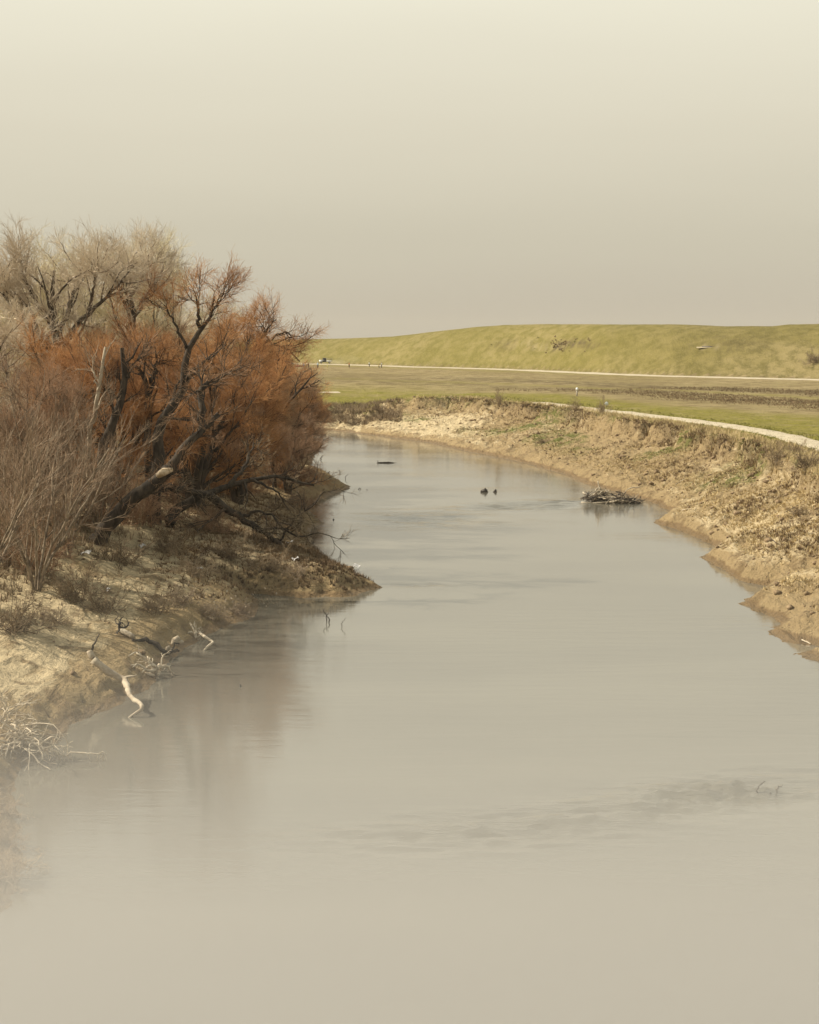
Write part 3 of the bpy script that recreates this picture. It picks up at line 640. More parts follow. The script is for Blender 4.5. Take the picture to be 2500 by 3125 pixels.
q = A(492, 1443, YB-.32); mb.tube([q-lean_base*0+[-.2, 0, -.15], q+[.15, -.1, .06], q+[.62, -.05, .18]], [.16, .22, .10], 7)
o = mb.build('broken_end', M['wood_break'], t); o['label'] = 'pale splintered wood of the broken limb'; o.location = -np.array(t.location)
YT = YB+9
tb = A(470, 1480, YT)
tall = [[[tb[0], YT, hz(tb[0], YT)-.6, .42]]+L3([(480, 1400), (485, 1295), (555, 1206), (561, 1142), (574, 1072), (612, 1005), (640, 970), (652, 905)], YT, .34, .05),
        L3([(612, 1005), (606, 965), (603, 930), (596, 900)], YT, .13, .03, YT-.5), L3([(640, 970), (650, 945), (668, 915), (676, 895)], YT, .08, .02, YT+.5),
        L3([(574, 1072), (545, 1010), (520, 960), (500, 930)], YT, .10, .03, YT-1), L3([(561, 1142), (600, 1120), (650, 1090), (690, 1050)], YT, .12, .03, YT+2)]
hero('forked_tree', tall, HL, FT, M['bark_dark'], M['willow'], 82, 'tall dark tree with a charred looking forked top above the orange willows')
def gbase(px, py, Y, d=.6):
    q = A(px, py, Y); return [q[0], Y, hz(q[0], Y)-d]
tt = [[[*gbase(300, 1450, 97), .34]]+L3([(312, 1372), (357, 1257), (383, 1155), (375, 1100), (370, 1060)], 97, .28, .10)]+[L3([(383, 1155), (400, 1120), (430, 1090)], 97, .1, .03), L3([(365, 1230), (330, 1180), (320, 1130)], 97, .09, .03)]
hero('snag_tree', tt, HL, HT, M['bark_dark'], M['willow2'], 83, 'dark crooked trunk between the pale stump and the forked tree')
tt = [[[*gbase(265, 1420, 96), .16]]+L3([(274, 1300), (300, 1193), (312, 1110), (319, 1058)], 96, .13, .07)]+[L3([(300, 1193), (285, 1130), (280, 1090)], 96, .06, .02)]
hero('pale_snag', tt, [(5, .3, .7, .25, 6, .2, .06, .4, .012, 4)], [(5, .1, .6, .6, 4, .2, .05, .6, .006, 3, .4)], M['bark_pale'], M['grey_twig'], 84, 'thin pale barked snag broken off at the top, left of the crooked dark trunk')
tt = [[[*gbase(455, 1420, 100), .28]]+L3([(455, 1300), (450, 1200), (440, 1130), (410, 1118), (383, 1104)], 100, .2, .06)]+[L3([(452, 1190), (470, 1140), (481, 1098)], 100, .15, .08)]
hero('crooked_tree', tt, HL, HT, M['bark_dark'], M['willow'], 85, 'dark trunk with a Y fork, between the crooked trunk and the forked tree')
# arching dead branches to the right, small snag at the thicket's edge
tt = [[[*gbase(700, 1350, 126), .34]]+L3([(715, 1230), (735, 1120), (770, 1080), (829, 1050), (893, 1072), (915, 1105)], 126, .24, .04)]+[
    L3([(740, 1112), (760, 1050), (765, 1020)], 126, .14, .03), L3([(770, 1080), (810, 1010), (842, 975)], 126, .13, .03, 124), L3([(800, 1055), (850, 1020), (880, 1015), (905, 1040)], 126, .10, .03, 129),
    L3([(745, 1130), (810, 1120), (860, 1095), (895, 1110)], 126, .12, .03, 123), L3([(829, 1050), (805, 1015), (795, 995)], 126, .07, .02), L3([(722, 1180), (690, 1100), (680, 1040)], 126, .1, .03)]
hero('arching_tree', tt, HL, FT, M['bark_dark'], M['willow'], 86, 'dark tree with arching drooping dead branches at the right shoulder of the thicket')
tt = [[[*gbase(835, 1420, 140), .2]]+L3([(830, 1330), (865, 1260), (893, 1210), (918, 1190), (940, 1160), (969, 1138)], 140, .15, .03)]+[L3([(900, 1205), (905, 1170), (918, 1140)], 140, .07, .02), L3([(918, 1190), (950, 1175), (975, 1160)], 140, .05, .02)]
hero('edge_snag', tt, [(5, .3, .7, .28, 6, .2, .06, .5, .014, 4)], [(5, .1, .6, .6, 4, .2, .05, .6, .007, 3, .4)], M['bark_dark'], M['willow2'], 87, 'small dark snag reaching past the right edge of the thicket in front of the field')
# low sprawling tree over the muddy point
YD = 100
db = G(560, 1600)
tt = [[[db[0]-.5, YD-2, hz(db[0]-.5, YD-2)-.5, .5]]+L3([(515, 1578), (556, 1543), (610, 1520), (654, 1502), (737, 1467), (835, 1456), (960, 1481)], YD-2, .34, .05, YD+2),
      L3([(640, 1512), (690, 1552), (730, 1578), (800, 1620), (856, 1662), (920, 1700)], YD-1, .26, .10, YD),
      L3([(459, 1495), (520, 1492), (591, 1500), (640, 1515)], YD-3, .22, .18, YD-1), L3([(700, 1485), (740, 1430), (760, 1390), (775, 1350)], YD, .14, .03, YD+2),
      L3([(760, 1462), (810, 1480), (850, 1500), (880, 1560)], YD, .10, .02, YD+1), L3([(730, 1578), (780, 1560), (830, 1570), (870, 1620)], YD-.5, .10, .03, YD-2),
      L3([(800, 1620), (860, 1610), (920, 1640), (970, 1625), (1025, 1640)], YD, .08, .02, YD-1), L3([(690, 1552), (640, 1590), (600, 1620)], YD-1, .1, .03, YD-3),
      L3([(850, 1655), (900, 1580), (960, 1540), (990, 1500)], YD, .07, .02, YD)]
hero('sprawling_tree', tt, [(6, .25, .8, .30, 7, .24, .02, .5, .016, 5), (5, .2, .7, .5, 5, .25, .0, .6, .01, 4)], [(5, .1, .6, .6, 4, .2, .0, .7, .0065, 3, .5)], M['bark_dark'], M['brush'], 88,
     'low dark tree sprawling sideways over the muddy point and the water')

# pale stemmed saplings and brush, lower left
SL = [(9, .12, .42, .55, 7, .10, .05, .55, .010, 4)]
ST = [(6, .15, .45, .55, 5, .12, .05, .65, .0065, 3, .5), (5, .1, .45, .6, 4, .12, .04, .7, .0045, 3, .4)]
saps = [tree_meshes('sapling', stems(7, 6.6, 3.4, .045, 91+i, .12), SL, ST, M['sap_bark'], M['sap_twig'], 95+i) for i in range(3)]
SP = [(110, 1800, 0, 1.0, 1.0, 'pale stemmed sapling clump with long fanned stems, nearest to the sandy slope'), (20, 1730, 1, 1.1, 1.05, 'pale sapling clump at the left edge, low on the slope'),
      (210, 1700, 2, .85, .85, 'grey sapling clump right of the fanned one'), (70, 1640, 1, 1.1, 1.1, 'grey sapling clump behind the fanned one at the left edge'),
      (300, 1640, 0, .7, .7, 'small sapling clump at the foot of the leaning tree'), (150, 1560, 2, 1.1, 1.0, 'grey brown sapling clump farther up the slope'),
      (-60, 1860, 2, 1.0, .8, 'sapling clump cut by the left edge, nearest to the camera'), (380, 1600, 1, .6, .5, 'low sapling clump just right of the leaning trunk')]
for i, (px, py, v, a, b, lab) in enumerate(SP):
    q = G(px, py); place_tree('sapling', saps[v], tuple(q-[0, 0, .1]), i*1.7, (a, b), lab, 'sapling', 'bare saplings on the left bank')

# brush clumps: countable shrubs
def shrub_mesh(seed, h, n, twig, wild=.9):
    g = np.random.default_rng(seed); P0 = g.normal(size=(n, 3))*np.array([.18, .18, 0])*h; D = g.normal(size=(n, 3))*wild+np.array([0, 0, 1.0]); D[:, 2] = np.abs(D[:, 2])+.15
    Q = grow(P0, D, h*g.uniform(.5, 1.1, n), 6, .22, .0, g); Rn = np.tile(np.linspace(.016, .006, 6), (n, 1)); m = MB(); m.add(*tubes(Q, Rn, 4))
    c = kids(Q, Rn, 7, .2, .7, .45, 4, .25, .02, .8, .005, g, lmin=.2); m2 = MB(); m2.add(*tubes(*c, 3)); c2 = kids(*c, 4, .2, .7, .6, 3, .25, 0, .8, .004, g, lmin=.15); m2.add(*tubes(*c2, 3))
    return m.mesh('stem', twig), m2.mesh('twig_crown', twig)
shr = [shrub_mesh(101, 1.3, 34, M['brush']), shrub_mesh(102, 1.2, 30, M['grey_twig']), shrub_mesh(103, 1.5, 26, M['brush'], .5), shrub_mesh(104, 2.6, 60, M['willow'], .8), shrub_mesh(105, 2.4, 60, M['willow2'], .9)]
SH = [(480, 1870, 0, 1.1, 1.0, 'brown brush clump where the sandy slope meets the shaded mud'), (560, 1840, 1, 1.0, .8, 'grey brush clump at the water under the sprawling tree'),
      (640, 1880, 1, 1.1, .8, 'grey brush clump with dead leaves, hanging over the water edge'), (720, 1870, 1, .9, .6, 'outermost low brush clump on the waterline'),
      (590, 1760, 0, 1.2, .9, 'dark brush clump in the shade behind the leafy one'), (320, 1870, 0, 1.1, 1.1, 'brown brush clump on the shadowed upper slope'),
      (230, 1830, 0, 1.4, 1.3, 'dark brush clump under the fanned saplings'), (150, 1900, 1, 1.1, .8, 'small brush clump below the fanned saplings'), (30, 1930, 0, 1.6, 1.4, 'dark brush clump at the left edge above the bare sand'),
      (370, 1720, 0, 1.4, 1.3, 'brown brush clump below the leaning trunk'), (520, 1690, 0, 1.2, 1.2, 'brown brush clump above the pale sand patch'), (700, 1700, 0, 1.3, 1.0, 'dark brush clump under the sprawling limb'),
      (820, 1740, 0, 1.2, .9, 'dark brush clump on the muddy point near the drooping limb'), (900, 1760, 1, .9, .7, 'pale brush clump toward the tip of the muddy point'),
      (655, 1500, 3, 1.2, 1.1, 'orange twig thicket just above the sprawling limb'), (760, 1505, 4, 1.2, 1.0, 'dull twig thicket between the sprawling limb and the water'),
      (860, 1490, 3, 1.2, 1.0, 'orange twig thicket at the water behind the sprawling limb tip'), (950, 1475, 3, 1.0, .8, 'orange twig clump on the bank beside the dark snags'), (560, 1540, 4, 1.2, 1.2, 'dull twig thicket under the pale broken limb end'),
      (420, 1600, 4, 1.3, 1.3, 'dull twig thicket at the right of the leaning trunk base'), (250, 1600, 4, 1.4, 1.5, 'dull twig thicket at the left of the leaning trunk base'), (640, 1620, 4, .8, .7, 'low twig clump in the shade below the sprawling limb'),
      (930, 1555, 4, .9, .7, 'low twig clump on the spit between the two muddy points'), (120, 1740, 4, 1.2, 1.2, 'dull twig thicket around the foot of the fanned saplings'), (10, 1650, 4, 1.4, 1.5, 'dull twig thicket at the left edge among the saplings'),
      (8, 2480, 1, .8, .5, 'pale brush clump low on the near left bank below the brush pile'), (14, 2570, 1, .7, .5, 'pale brush clump on the near left bank, middle of the three lowest'), (16, 2670, 1, .9, .6, 'pale brush clump nearest to the bottom at the left edge'),
      (2368, 1432, 2, 1.2, 1.2, 'brown twiggy bush standing high on the right bank'), (2470, 1425, 0, 1.3, 1.1, 'dense brown bush at the right edge near the bank top'), (2430, 1385, 0, 1.0, .8, 'low brown bush on the rim right of the twiggy one'),
      (1522, 1236, 2, 1.1, 1.4, 'dark dry bush standing up on the rim of the far bank'), (1755, 1252, 2, .8, 1.1, 'pale dry weed clump on the rim below the white marker post'), (1838, 1266, 2, .9, 1.5, 'tall pale dry weed clump on the rim beside the round white sign'),
      (2492, 1106, 0, 3.0, 2.5, 'lone dark shrub on the levee face at the right edge'), (1160, 1262, 0, 1.3, 1.0, 'brown bush on the nose of the far bank'), (1075, 1300, 0, 1.0, .7, 'dark scrub clump in the notch beside the nose of the bank'),
      (1040, 1262, 0, 1.4, .9, 'brown scrub clump along the top of the low far bank'), (985, 1262, 0, 1.4, .9, 'brown scrub clump beside the farthest willow'),
      (1660, 1352, 0, .9, .6, 'small bush halfway down the far bank'), (2440, 1570, 0, .8, .6, 'small weed bush on the pale slope at the right edge')]
for i, (px, py, v, a, b, lab) in enumerate(SH):
    q = G(px, py); t = empty('shrub', tuple(q-[0, 0, .05]), lab, 'shrub', 'bare shrubs and brush clumps on the banks'); t.rotation_euler.z = i*1.3; t.scale = (a, a, b)
    obj('stem', shr[v][0], t); obj('twig_crown', shr[v][1], t)

# ---------------------------------------------------------------- driftwood and snags
def wire(name, pl, mat, label, cat='driftwood', S=7, jit=.02, extra=(), group=None, parts=None):
    """a bent piece of wood: pl and extra are lists of (x, y, z, r) in the world"""
    b = np.array(pl[0][:3]); g = np.random.default_rng(len(label)); m = MB()
    for k, l in enumerate([pl]+list(extra)):
        q = rs_poly(l, max(6, len(l)*3)); q[1:-1, :3] += g.normal(size=(len(q)-2, 3))*jit; q[:, :3] -= b
        m.tube(q[:, :3], q[:, 3]*(1+.12*g.normal(size=len(q))), S)
    o = m.build(name, mat); o.location = b; return tag(o, label, cat, group)
def gp(px, py, dz, r): q = G(px, py); return [q[0], q[1], q[2]+dz, r]
# bent pale log reaching into the water
q0 = G(285, 2075); q1 = G(372, 2125)
wp = [[q0[0], q0[1], q0[2]+.75, .17], [*(.5*(q0+q1)[:2]), q0[2]*.5+q1[2]*.5+.62, .14], [q1[0]+.1, q1[1], .75, .16]]
above = lambda x, y, k: A(x, y, P(x, y+k)[1])
e1 = above(400, 2128, 40); e2 = above(434, 2150, 32); e3 = above(433, 2166, 22); e4 = P(382, 2190)
wire('fallen_log', wp+[[*e1, .085], [*e2, .075], [*e3, .07], [*(.5*(e3+e4)), .06], [e4[0], e4[1], -.15, .05]], M['bark_pale'], 'bleached bent log propped on the sand with its elbow over the water', jit=.012,
     extra=[[[q1[0], q1[1], .8, .06], [q1[0]+.6, q1[1]-.1, .95, .02]], [[q0[0], q0[1], q0[2]+.8, .10], [q0[0]-.15, q0[1]+.1, q0[2]+1.05, .12]]])
def root_tangle(name, c, n, r, h, seed, mat, label, down=.1, flat=1.0, thick=.05, twig=.02, cat='driftwood'):
    g = np.random.default_rng(seed); t = empty(name, tuple(c), label, cat)
    D = g.normal(size=(n, 3)); D[:, 2] = np.abs(D[:, 2])*.8+.1; D = norm(D)*np.array([1, 1, flat])
    Q = grow(np.tile([[0, 0, .1]], (n, 1))+g.normal(size=(n, 3))*.1*r, D, r*g.uniform(.6, 1.3, n), 8, .33, -.12, g)
    Rn = g.uniform(.6, 1.3, n)[:, None]*np.linspace(thick, thick*.35, 8)[None]
    for i in range(n):
        m = MB(); m.tube(Q[i], Rn[i], 6); m.build('root', mat, t)
    c2 = kids(Q, Rn, 4, .3, .7, .4, 5, .35, -.08, .7, twig*.5, g, lmin=.25); m = MB(); m.add(*tubes(*c2, 4)); m.build('fine_roots', mat, t)['kind'] = 'stuff'
    return t
root_tangle('root_stump', G(480, 2068)+[0, 0, .15], 16, 1.1, 1, 5, M['driftwood'], 'bleached upturned root ball at the waterline right of the bent log', thick=.07)
root_tangle('brush_pile', G(60, 2300)+[0, 0, .2], 36, 1.7, 1, 6, M['driftwood'], 'pale tangled brush pile on the waterline at the left edge', thick=.03, flat=.8)
root_tangle('brush_pile', G(12, 2240)+[0, 0, .2], 20, 1.5, 1, 16, M['driftwood'], 'pale upright dead branches behind the waterline brush pile at the left edge', thick=.03, flat=1.4)
b2 = P(150, 2322); 
wire('fallen_branch', [[b2[0]-.9, b2[1]+.2, .5, .05], [*A(130, 2268, b2[1]), .04], [*A(160, 2245, b2[1]), .035], [*A(190, 2262, b2[1]), .02]], M['driftwood'], 'thin arched branch rising over the left brush pile', jit=.015)
wire('fallen_branch', [[*A(95, 2270, b2[1]), .045], [*A(165, 2290, b2[1]), .04], [*A(200, 2310, b2[1]), .035], [*A(225, 2298, b2[1]), .03], [*A(262, 2298, b2[1]), .028], [*A(300, 2302, b2[1]), .025], [*A(325, 2300, b2[1]), .02]],
     M['driftwood'], 'long forked branch lying in the water, tip of the left brush pile', jit=.02,
     extra=[[[*A(165, 2285, b2[1]), .03], [*A(150, 2250, b2[1]), .02]], [[*A(170, 2290, b2[1]), .03], [*A(185, 2320, b2[1]), .02], [*A(222, 2335, b2[1]), .015]], [[*A(262, 2298, b2[1]), .02], [*A(280, 2325, b2[1]), .01]],
            [[*A(300, 2302, b2[1]), .02], [*A(290, 2330, b2[1]), .012], [*A(240, 2322, b2[1]), .01]], [[*A(310, 2300, b2[1]), .02], [*A(318, 2322, b2[1]), .012]]]+
     [[[*A(300+4*k, 2302, b2[1]), .012], [*A(296+6*k, 2322+(k*7) % 11, b2[1]), .006]] for k in range(6)]+[[[*A(150+11*k, 2292, b2[1]), .014], [*A(146+13*k, 2325+(k*5) % 13, b2[1]), .006]] for k in range(7)])
wire('fallen_pole', [[*above(610, 1933, 26), .06], [*above(630, 1946, 22), .06], [*above(651, 1959, 16), .055], [*above(649, 1962, 14), .055], [*above(634, 1973, 8), .05], [*above(624, 1984, 1), .045]], M['driftwood'], 'straight pale pole snapped into an arrow shape over the water', jit=.0)
root_tangle('root_stump', G(600, 1948)+[0, 0, .1], 8, .55, 1, 8, M['driftwood'], 'small pale root wad behind the snapped pole', thick=.05)
wire('fallen_log', [gp(370, 1932, .12, .13), gp(388, 1944, .14, .13), gp(406, 1952, .12, .11)], M['bark_pale'], 'short pale log lying on the tree shadow', jit=.01)
root_tangle('root_stump', G(366, 1932)+[0, 0, .1], 7, .5, 1, 9, M['snag'], 'dark root wad at the upper end of the short pale log', thick=.05)
wire('fallen_log', [gp(405, 1960, .08, .05), gp(450, 1963, .1, .09), gp(478, 1980, .1, .11), gp(498, 1998, .1, .09), gp(520, 2003, .12, .06), gp(545, 1997, .15, .06)], M['bark_dark'], 'long dark crooked log lying along the waterline', jit=.03,
     extra=[[gp(520, 2003, .1, .05), gp(535, 1985, .3, .03), gp(548, 1990, .35, .03)]])
for px, py, s, lab in [(530, 1968, .34, 'chunky pale stump piece on the wet mud'), (509, 1985, .18, 'smaller stump piece left of the chunky one')]:
    q = G(px, py); m = MB(); m.tube([[0, 0, -.1], [s*.2, 0, s*.5], [s*.7, -.05, s*.9]], [s*.5, s*.48, s*.3], 7); m.blob([s*.9, 0, s*.3], [s*.9, s*.6, s*.5], 3); o = m.build('stump_piece', M['bark_pale']); o.location = q; tag(o, lab, 'driftwood')
wire('twig_stub', [gp(277, 1992, 0, .05), [*(G(277, 1992)+[.15, 0, .35]), .04], [*(G(277, 1992)+[.35, .05, .75]), .02]], M['snag'], 'short dark stick standing on the sand', jit=.01)
wire('fallen_branch', [gp(392, 2008, .05, .03), gp(412, 2010, .25, .035), gp(432, 2014, .2, .03)], M['driftwood'], 'small pale forked branch beside the root ball', jit=.01, extra=[[gp(428, 2014, .2, .03), [*(G(428, 2014)+[-.1, 0, .65]), .015]]])
# dark snags in the water, left of the channel
def snag(px, py, h, label, shape=0, r=.05):
    q = P(px, py); s = [[[0, 0, -.3], [.05, 0, h*.4], [-.12, 0, h*.75], [.02, 0, h]], [[0, 0, -.3], [-.25*h, 0, h*.4], [.1*h, 0, h*.8], [.35*h, 0, h]], [[-.5*h, 0, -.1], [0, 0, h*.5], [.5*h, 0, -.1]]][shape]
    wire('snag', [[q[0]+a[0], q[1]+a[1], a[2], r*(1-.2*i)] for i, a in enumerate(s)], M['snag'], label, 'snag', jit=.02, group='dark snags sticking out of the river')
snag(1006, 1462, .75, 'thick crooked snag standing off the muddy point', 0, .09)
snag(1037, 1443, .3, 'tiny snag right of the crooked one'); snag(1058, 1462, .5, 'bent twig snag shaped like an arrow head', 1, .03)
snag(1098, 1493, .32, 'low diamond shaped snag off the tip of the muddy point', 2, .03); snag(1120, 1495, .1, 'barely emerging snag, outermost off the point', 2, .04)
snag(982, 1402, .45, 'dark Y snag at the edge of the willows', 1, .06); snag(1018, 1587, .14, 'small dark nub downstream of the muddy point', 2, .06)
snag(994, 1895, .65, 'upright stick in the water in front of the point', 0, .03); snag(1003, 1900, .45, 'shorter stick right beside the upright one', 0, .035)
snag(1048, 1912, .4, 'thin bent twig in open water', 1, .02); snag(2320, 2426, .42, 'left stick tip poking from the near riffle', 1, .03); snag(2378, 2424, .30, 'right stick tip poking from the near riffle', 1, .03); snag(2350, 2428, .14, 'low stick tip between the two in the near riffle', 2, .04)
snag(733, 2095, .14, 'small drifting twig on the dark reflection', 2, .03)
q = P(1180, 1413); wire('floating_log', [[q[0]-1.1, q[1], .0, .08], [q[0]-.3, q[1], .08, .10], [q[0]+.6, q[1], .04, .08], [q[0]+1.3, q[1]+.1, -.04, .04]], M['snag'], 'thin half sunk log in the middle of the river', extra=[[[q[0]-.95, q[1], .05, .04], [q[0]-1.0, q[1], .28, .03]]])
for px, w, h, lab in [(1480, .5, .36, 'larger of two dark nubs in midstream'), (1512, .3, .26, 'smaller of two dark nubs in midstream')]:
    q = P(px, 1502); m = MB(); m.blob([0, 0, .05], [w, w*.6, h*1.3], px, .5, 9); m.tube([[.02, 0, 0], [.05, 0, h*.8], [.03, 0, h*1.1]], [.08, .07, .03], 6)
    if w > .4: m.blob([-w*.55, 0, .03], [.22, .2, .3], 4, .4, 7)
    o = m.build('stump_nub', M['snag']); o.location = q; tag(o, lab, 'snag', 'dark nubs in midstream')
# the drift pile by the right shore
c = P(1868, 1535); t = empty('driftwood_pile', tuple(c), 'heap of broken branches and roots stranded in the shallows off the right bank', 'driftwood'); g = np.random.default_rng(12)
YP = c[1]
def loc(px, py, dy=0): return A(px, py, YP+dy)-c
for k in range(150):
    u = g.uniform(-1, 1); hh = (1.5-1.0*abs(u+.2))*g.uniform(0, 1); x = u*2.3+g.normal()*.15; y0 = g.normal()*.5; a = g.normal(0, .65)*(1 if g.random() < .7 else 2.2); L = g.uniform(.4, 1.7)
    a2 = g.uniform(-.6, .6); d = np.array([math.cos(a)*math.cos(a2), math.sin(a2), math.sin(a)*.8]); p0 = np.array([x, y0, max(.0, hh*.75)])-d*L/2
    q = rs_poly([p0, p0+d*L*.5+g.normal(size=3)*.12, p0+d*L], 5); m = MB(); m.tube(q, np.linspace(.045, .014, 5)*g.uniform(.5, 1.3), 5)
    m.build('branch', M['driftwood' if g.random() < (.5 if abs(u+.25) < .3 else .15) else ('snag' if g.random() < .6 else 'bark_grey')], t)
for pl in [[loc(1772, 1533), loc(1810, 1534), loc(1855, 1530)], [loc(1858, 1531), loc(1882, 1526), loc(1915, 1527)]]:
    m = MB(); m.tube(rs_poly([q-[0, .6, 0] for q in pl], 8), np.linspace(.12, .07, 8), 7); m.build('log', M['driftwood'], t)
for pl, r in [([loc(1816, 1525), loc(1822, 1500), loc(1829, 1486), loc(1825, 1468)], .11), ([loc(1829, 1487), loc(1843, 1503), loc(1862, 1520)], .10), ([loc(1816, 1512), loc(1820, 1492), loc(1828, 1485)], .08), ([loc(1852, 1498), loc(1856, 1515), loc(1864, 1528)], .07)]:
    m = MB(); m.tube(rs_poly(pl, 8), np.linspace(r, r*.4, 8), 6); m.build('root', M['driftwood'], t)
m = MB(); m.blob([-.9, .35, .15], [1.3, .6, .8], 4, .5); m.blob([.9, .35, .1], [2.0, .6, .6], 9, .5); m.build('debris_core', M['snag'], t)
wire('fallen_branch', [[*A(1905, 1512, YP+.5), .03], [*A(1910, 1497, YP+.6), .04], [*A(1925, 1489, YP+.8), .045], [*A(1955, 1486, YP+1), .04]], M['driftwood'], 'thin bleached branch hooked above the driftwood heap', jit=.01)
for a, b, lab in [((2082, 1560), (2110, 1556), 'bleached stick lying on the mud right of the driftwood heap'), ((2062, 1480), (2090, 1465), 'pale stick on the slope above the driftwood heap'), ((2448, 1958), (2475, 1968), 'thin pale stick on the mud at the lower right shore'),
                  ((2400, 1565), (2440, 1545), 'dark stick lying on the pale slope at the right'), ((2340, 1640), (2372, 1662), 'thin root on the lower pale slope')]:
    wire('stick', [gp(*a, .04, .03), gp((a[0]+b[0])/2, (a[1]+b[1])/2, .07, .035), gp(*b, .05, .02)], M['snag' if 'dark' in lab or 'root' in lab else 'driftwood'], lab, 'stick', jit=.015)
# pale litter caught in the brush
for i, (px, py, lab) in enumerate([(262, 1695, 'torn white rag draped on the saplings'), (435, 1672, 'white scrap beside the brown brush above the sand'), (685, 1694, 'white scrap on the dark ground under the sprawling limb'), (607, 1742, 'small white scrap at the head of the muddy cove'),
                     (882, 1662, 'white scrap snagged on the drooping limb'), (333, 1808, 'white bag hung in the brush above the sand'), (1088, 1733, 'white speck of litter on the muddy point'), (903, 1710, 'white scrap below the drooping limb')]):
    q = G(px, py); g = np.random.default_rng(i); n = 6; XX, YY = np.meshgrid(np.linspace(-.22, .22, n), np.linspace(-.12, .12, n)); ZZ = .10*vnoise(XX*9+i*3, YY*9)+.3*YY+.12
    if i == 0: XX = XX*1.3; YY = YY*.5; ZZ = ZZ+XX*.4
    k = np.arange(n*n).reshape(n, n); f = np.stack([k[:-1, :-1], k[:-1, 1:], k[1:, 1:], k[1:, :-1]], -1).reshape(-1, 4)
    o = obj('litter_scrap', mesh_np('litter_scrap', np.stack([XX, YY, ZZ], -1).reshape(-1, 3), f, M['litter'])); o.location = q; o.rotation_euler.z = i; tag(o, lab, 'litter', 'white litter scraps on the left bank')
# dead leaves hanging on the waterline brush
Nl = 150; cs = [G(640, 1880), G(720, 1870), G(560, 1840), G(760, 1880)]
V = []; 
for i in range(Nl):
    b = cs[i % 4]+rng.normal(size=3)*[.9, .6, .3]+[0, 0, .6]; a = rng.normal(size=3); b_ = np.cross(a, rng.normal(size=3)); a = norm(a)*.07; b_ = norm(b_)*.045
    V += [b-a, b-b_, b+a, b+b_]
o = obj('dead_leaves', mesh_np('dead_leaves', np.array(V), np.arange(Nl*4).reshape(-1, 4), M['leaf'], False)); tag(o, 'curled pale dead leaves clinging to the brush on the waterline', 'leaves', None, 'stuff')
# clods on the banks
clod = []
for s in range(3):
    pass
sel = rng.choice(flatX.size, 900, p=(lambda w: w/w.sum())(np.where((rs | ls).reshape(-1) & inview.reshape(-1), (sstep(.04, .2, np.where(rs, I['tr'], I['tl']))*np.where(rs, 1, .12)).reshape(-1)*RR.reshape(-1)**.6, 0)))
m = MB()
for k in sel:
    s = rng.uniform(.05, .15)+.22*rng.random()**4; m.blob([flatX[k], flatY[k], flatZ[k]+s*.2], [s*1.6, s*1.2, s], int(k % 50), .6, 5)
o = m.build('soil_clods', M['rock']); tag(o, 'brown clods and root lumps strewn over both banks', 'clods', None, 'stuff')

